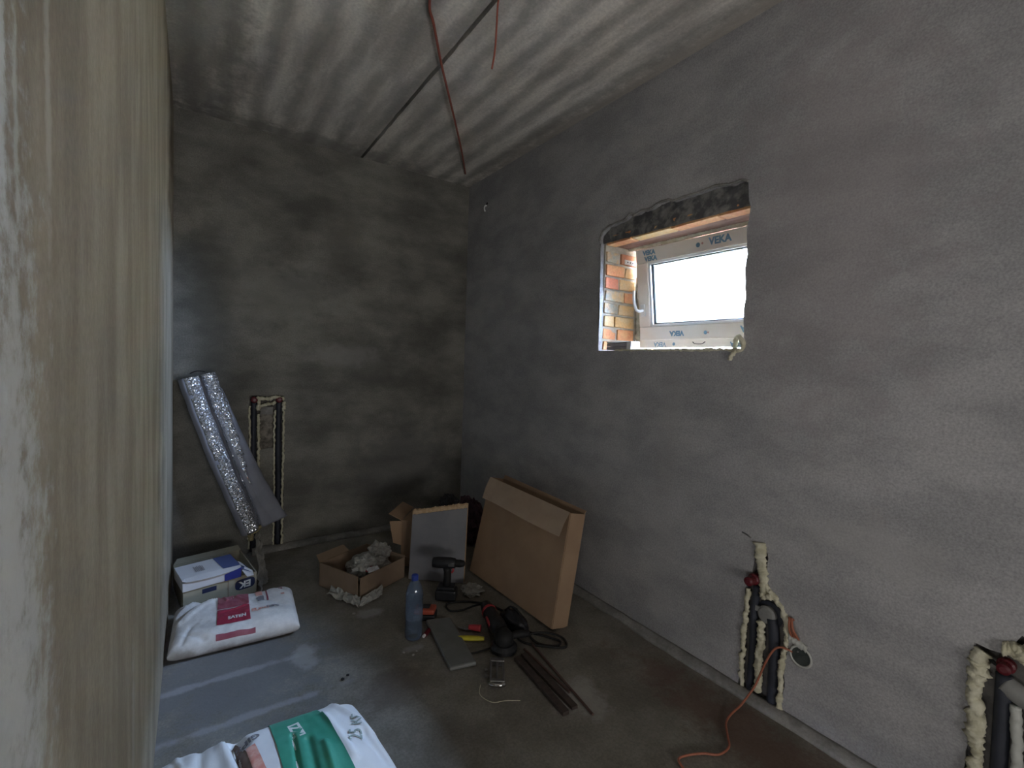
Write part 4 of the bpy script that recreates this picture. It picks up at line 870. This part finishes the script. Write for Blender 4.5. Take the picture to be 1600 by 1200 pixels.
bm = bmesh.new(); lathe(bm, [(.058, -.004), (.064, .0), (.064, .014), (.050, .030), (.022, .034)], g0+gx*.285+Vector((0, 0, -.046)), (0, 0, 1), 26); obj('wheel_guard', bm, M['black'], gd, smooth=False)
bm = bmesh.new(); tube(bm, catmull([g0+gx*.27+Vector((.03, -.01, .0)), g0+gx*.27+Vector((.08, -.025, .004)), g0+gx*.27+Vector((.125, -.035, -.005))], 5), lambda s: .013+.005*math.sin(3*s), 12); obj('side_handle', bm, M['rubber'], gd, smooth=True)
bm = bmesh.new(); lathe(bm, [(.037, .045), (.0385, .048), (.0385, .062), (.037, .065)], g0, gx, 20, closed=True); obj('red_band', bm, M['redplastic'], gd)
bm = bmesh.new(); tube(bm, catmull([g0+gx*.10+Vector((-.036, -.01, .012)), g0+gx*.14+Vector((-.042, -.01, .016)), g0+gx*.17+Vector((-.040, -.01, .01))], 4), .008, 10); obj('switch', bm, M['redplastic'], gd)
cb = [(1.378, -1.487, .062), (1.36, -1.43, .04), (1.30, -1.38, .006), (1.24, -1.35, .005), (1.26, -1.28, .005), (1.36, -1.31, .005), (1.45, -1.40, .005), (1.49, -1.52, .005), (1.50, -1.64, .005), (1.49, -1.73, .005), (1.54, -1.81, .006), (1.57, -1.87, .006), (1.53, -1.89, .006), (1.47, -1.83, .006), (1.47, -1.76, .014), (1.55, -1.80, .018), (1.60, -1.86, .006), (1.56, -1.92, .006), (1.48, -1.86, .006), (1.41, -1.78, .006), (1.42, -1.70, .006)]
bm = bmesh.new(); tube(bm, catmull(cb, 8), .0052, 8); obj('power_cord', bm, M['rubber'], gd, smooth=True)
kb2 = thing('tool_bag', 'black soft tool pouch slumped behind the power tool', 'pouch', (1.43, -1.62, 0))
bm = bmesh.new(); bmesh.ops.create_icosphere(bm, subdivisions=4, radius=1)
for v in bm.verts:
    dd = v.co.normalized(); k = 1+.22*noise.noise(dd*2.4+Vector((3, 0, 0)))+.1*noise.noise(dd*7); v.co = Vector((1.445, -1.66, .030))+Vector((dd.x*.052, dd.y*.10, max(-.029, dd.z*.06)))*k; v.co.z = max(.002, v.co.z)
obj('pouch_body', bm, M['darkbag'], kb2, smooth=True)
bm = bmesh.new(); tube(bm, catmull([(1.43, -1.60, .070), (1.44, -1.63, .102), (1.45, -1.68, .100), (1.455, -1.71, .070)], 5), .005, 8); obj('carry_loop', bm, M['rubber'], kb2)
bm = bmesh.new(); tube(bm, catmull([(1.13, -1.715, .006), (1.17, -1.735, .006), (1.22, -1.74, .006), (1.27, -1.745, .006), (1.31, -1.77, .008)], 6), .0038, 8)
tag(obj('black_wire', bm, M['rubber'], smooth=True), 'short black wire below the yellow knife, running to the power tool', 'wire')
# chrome stapler-like plane
pn = thing('metal_rasp', 'chromed metal tool with two long slots lying at tip of dark strips', 'hand tool', (1.20, -1.90, 0))
pa = Vector((1.115, -1.960, 0)); pu = Vector((.082, .128, 0)); pw = Vector((.052, -.036, 0))
bm = bmesh.new()
for k in (0, .42, .85): obox(bm, pa+pw*k+dz*.018, pu, pw*.15, (0, 0, .010))
obox(bm, pa+dz*.018-pu*.02, pu*.13, pw, (0, 0, .014)); obox(bm, pa+pu*.86+dz*.018, pu*.16, pw, (0, 0, .012)); obox(bm, pa+pu*.05+dz*.001, pu*.06, pw, (0, 0, .018)); obox(bm, pa+pu*.9+dz*.001, pu*.06, pw, (0, 0, .018))
obj('tool_frame', bm, M['steel'], pn, bevel=.003)
bm = bmesh.new(); tube(bm, catmull([pa-pu*.03+dz*.020, pa-pu*.09+pw*.3+dz*.022, pa-pu*.09+pw*.7+dz*.022, pa-pu*.03+pw+dz*.020], 5), .009, 10); obj('rounded_nose', bm, mat('polished_chrome', (.6, .6, .6), rough=.12, metal=1), pn, smooth=True)
# strips and rods
def strip(a, b, w_, h_, z, name, label, cat, m, group=None):
    a, b = Vector((*a, z)), Vector((*b, z)); dd = (b-a); pp = Vector((-dd.y, dd.x, 0)).normalized()*w_; bm = bmesh.new(); obox(bm, a-pp/2, dd, pp, (0, 0, h_)); return tag(obj(name, bm, M[m], bevel=.0015), label, cat, group)
strip((1.318, -1.868), (1.285, -2.245), .030, .016, .001, 'wooden_strip', 'dark wooden strip on the floor, left one of the two touching strips', 'strip', 'wood_dark')
strip((1.360, -1.860), (1.335, -2.240), .028, .014, .001, 'wooden_strip', 'dark wooden strip on the floor, right one of the two touching strips', 'strip', 'wood_dark')
bm = bmesh.new(); tube(bm, [Vector((1.386, -1.83, .006)), Vector((1.378, -2.16, .006))], .0052, 8)
tag(obj('metal_rod', bm, M['rod']), 'shorter thin brown rod lying between the dark strips and longer rod', 'rod')
bm = bmesh.new(); tube(bm, [Vector((1.442, -1.81, .006)), Vector((1.372, -2.30, .006))], .0052, 8)
tag(obj('metal_rod', bm, M['rod']), 'longest thin brown rod on the floor, farthest right of the strips', 'rod')
bm = bmesh.new(); tube(bm, catmull([(1.09, -1.93, .003), (1.06, -1.98, .003), (1.08, -2.04, .003), (1.13, -2.06, .003), (1.18, -2.09, .003)], 6), .0012, 5)
tag(obj('thread', bm, M['foam']), 'thin pale thread curling on the floor beside the chromed tool', 'thread')
blob((1.44, -1.24, .022), (.055, .05, .024), 31, 'plastic_bag', 'filmgrey', 'small crumpled clear film on the floor between drill and carton', 'plastic bag', .5)
# crumbs
for i, (x, y, r) in enumerate([(.90, -1.56, .007), (.93, -1.60, .006), (.955, -1.58, .005), (1.16, -1.86, .008), (1.14, -1.90, .010), (1.21, -1.815, .006), (.62, -1.60, .007), (.645, -1.585, .006), (.80, -1.12, .008)]):
    bm = bmesh.new(); bmesh.ops.create_icosphere(bm, subdivisions=2, radius=r)
    for v in bm.verts: v.co = v.co*(1+.4*noise.noise(v.co*200+Vector((i, 0, 0)))); v.co.z *= .6; v.co += Vector((x, y, r*.5))
    tag(obj('mortar_crumb', bm, M['curb'] if i < 6 or i == 8 else M['rubber']), 'small plaster crumb on the floor' if i < 6 or i == 8 else 'tiny dark crumb on the floor right of the dusty patch', 'crumb', 'plaster crumbs on the floor' if i < 6 or i == 8 else 'dark crumbs on the floor')
# outside
tag(obj('neighbour_house_wall', one_box((5.6, -3.5, -.4), (9.5, 14, 4.1)), M['facade']), kind='structure')
tag(obj('ground_outside', one_box((2.47, -30, -.6), (40, 30, -.4)), M['ground']), kind='structure')
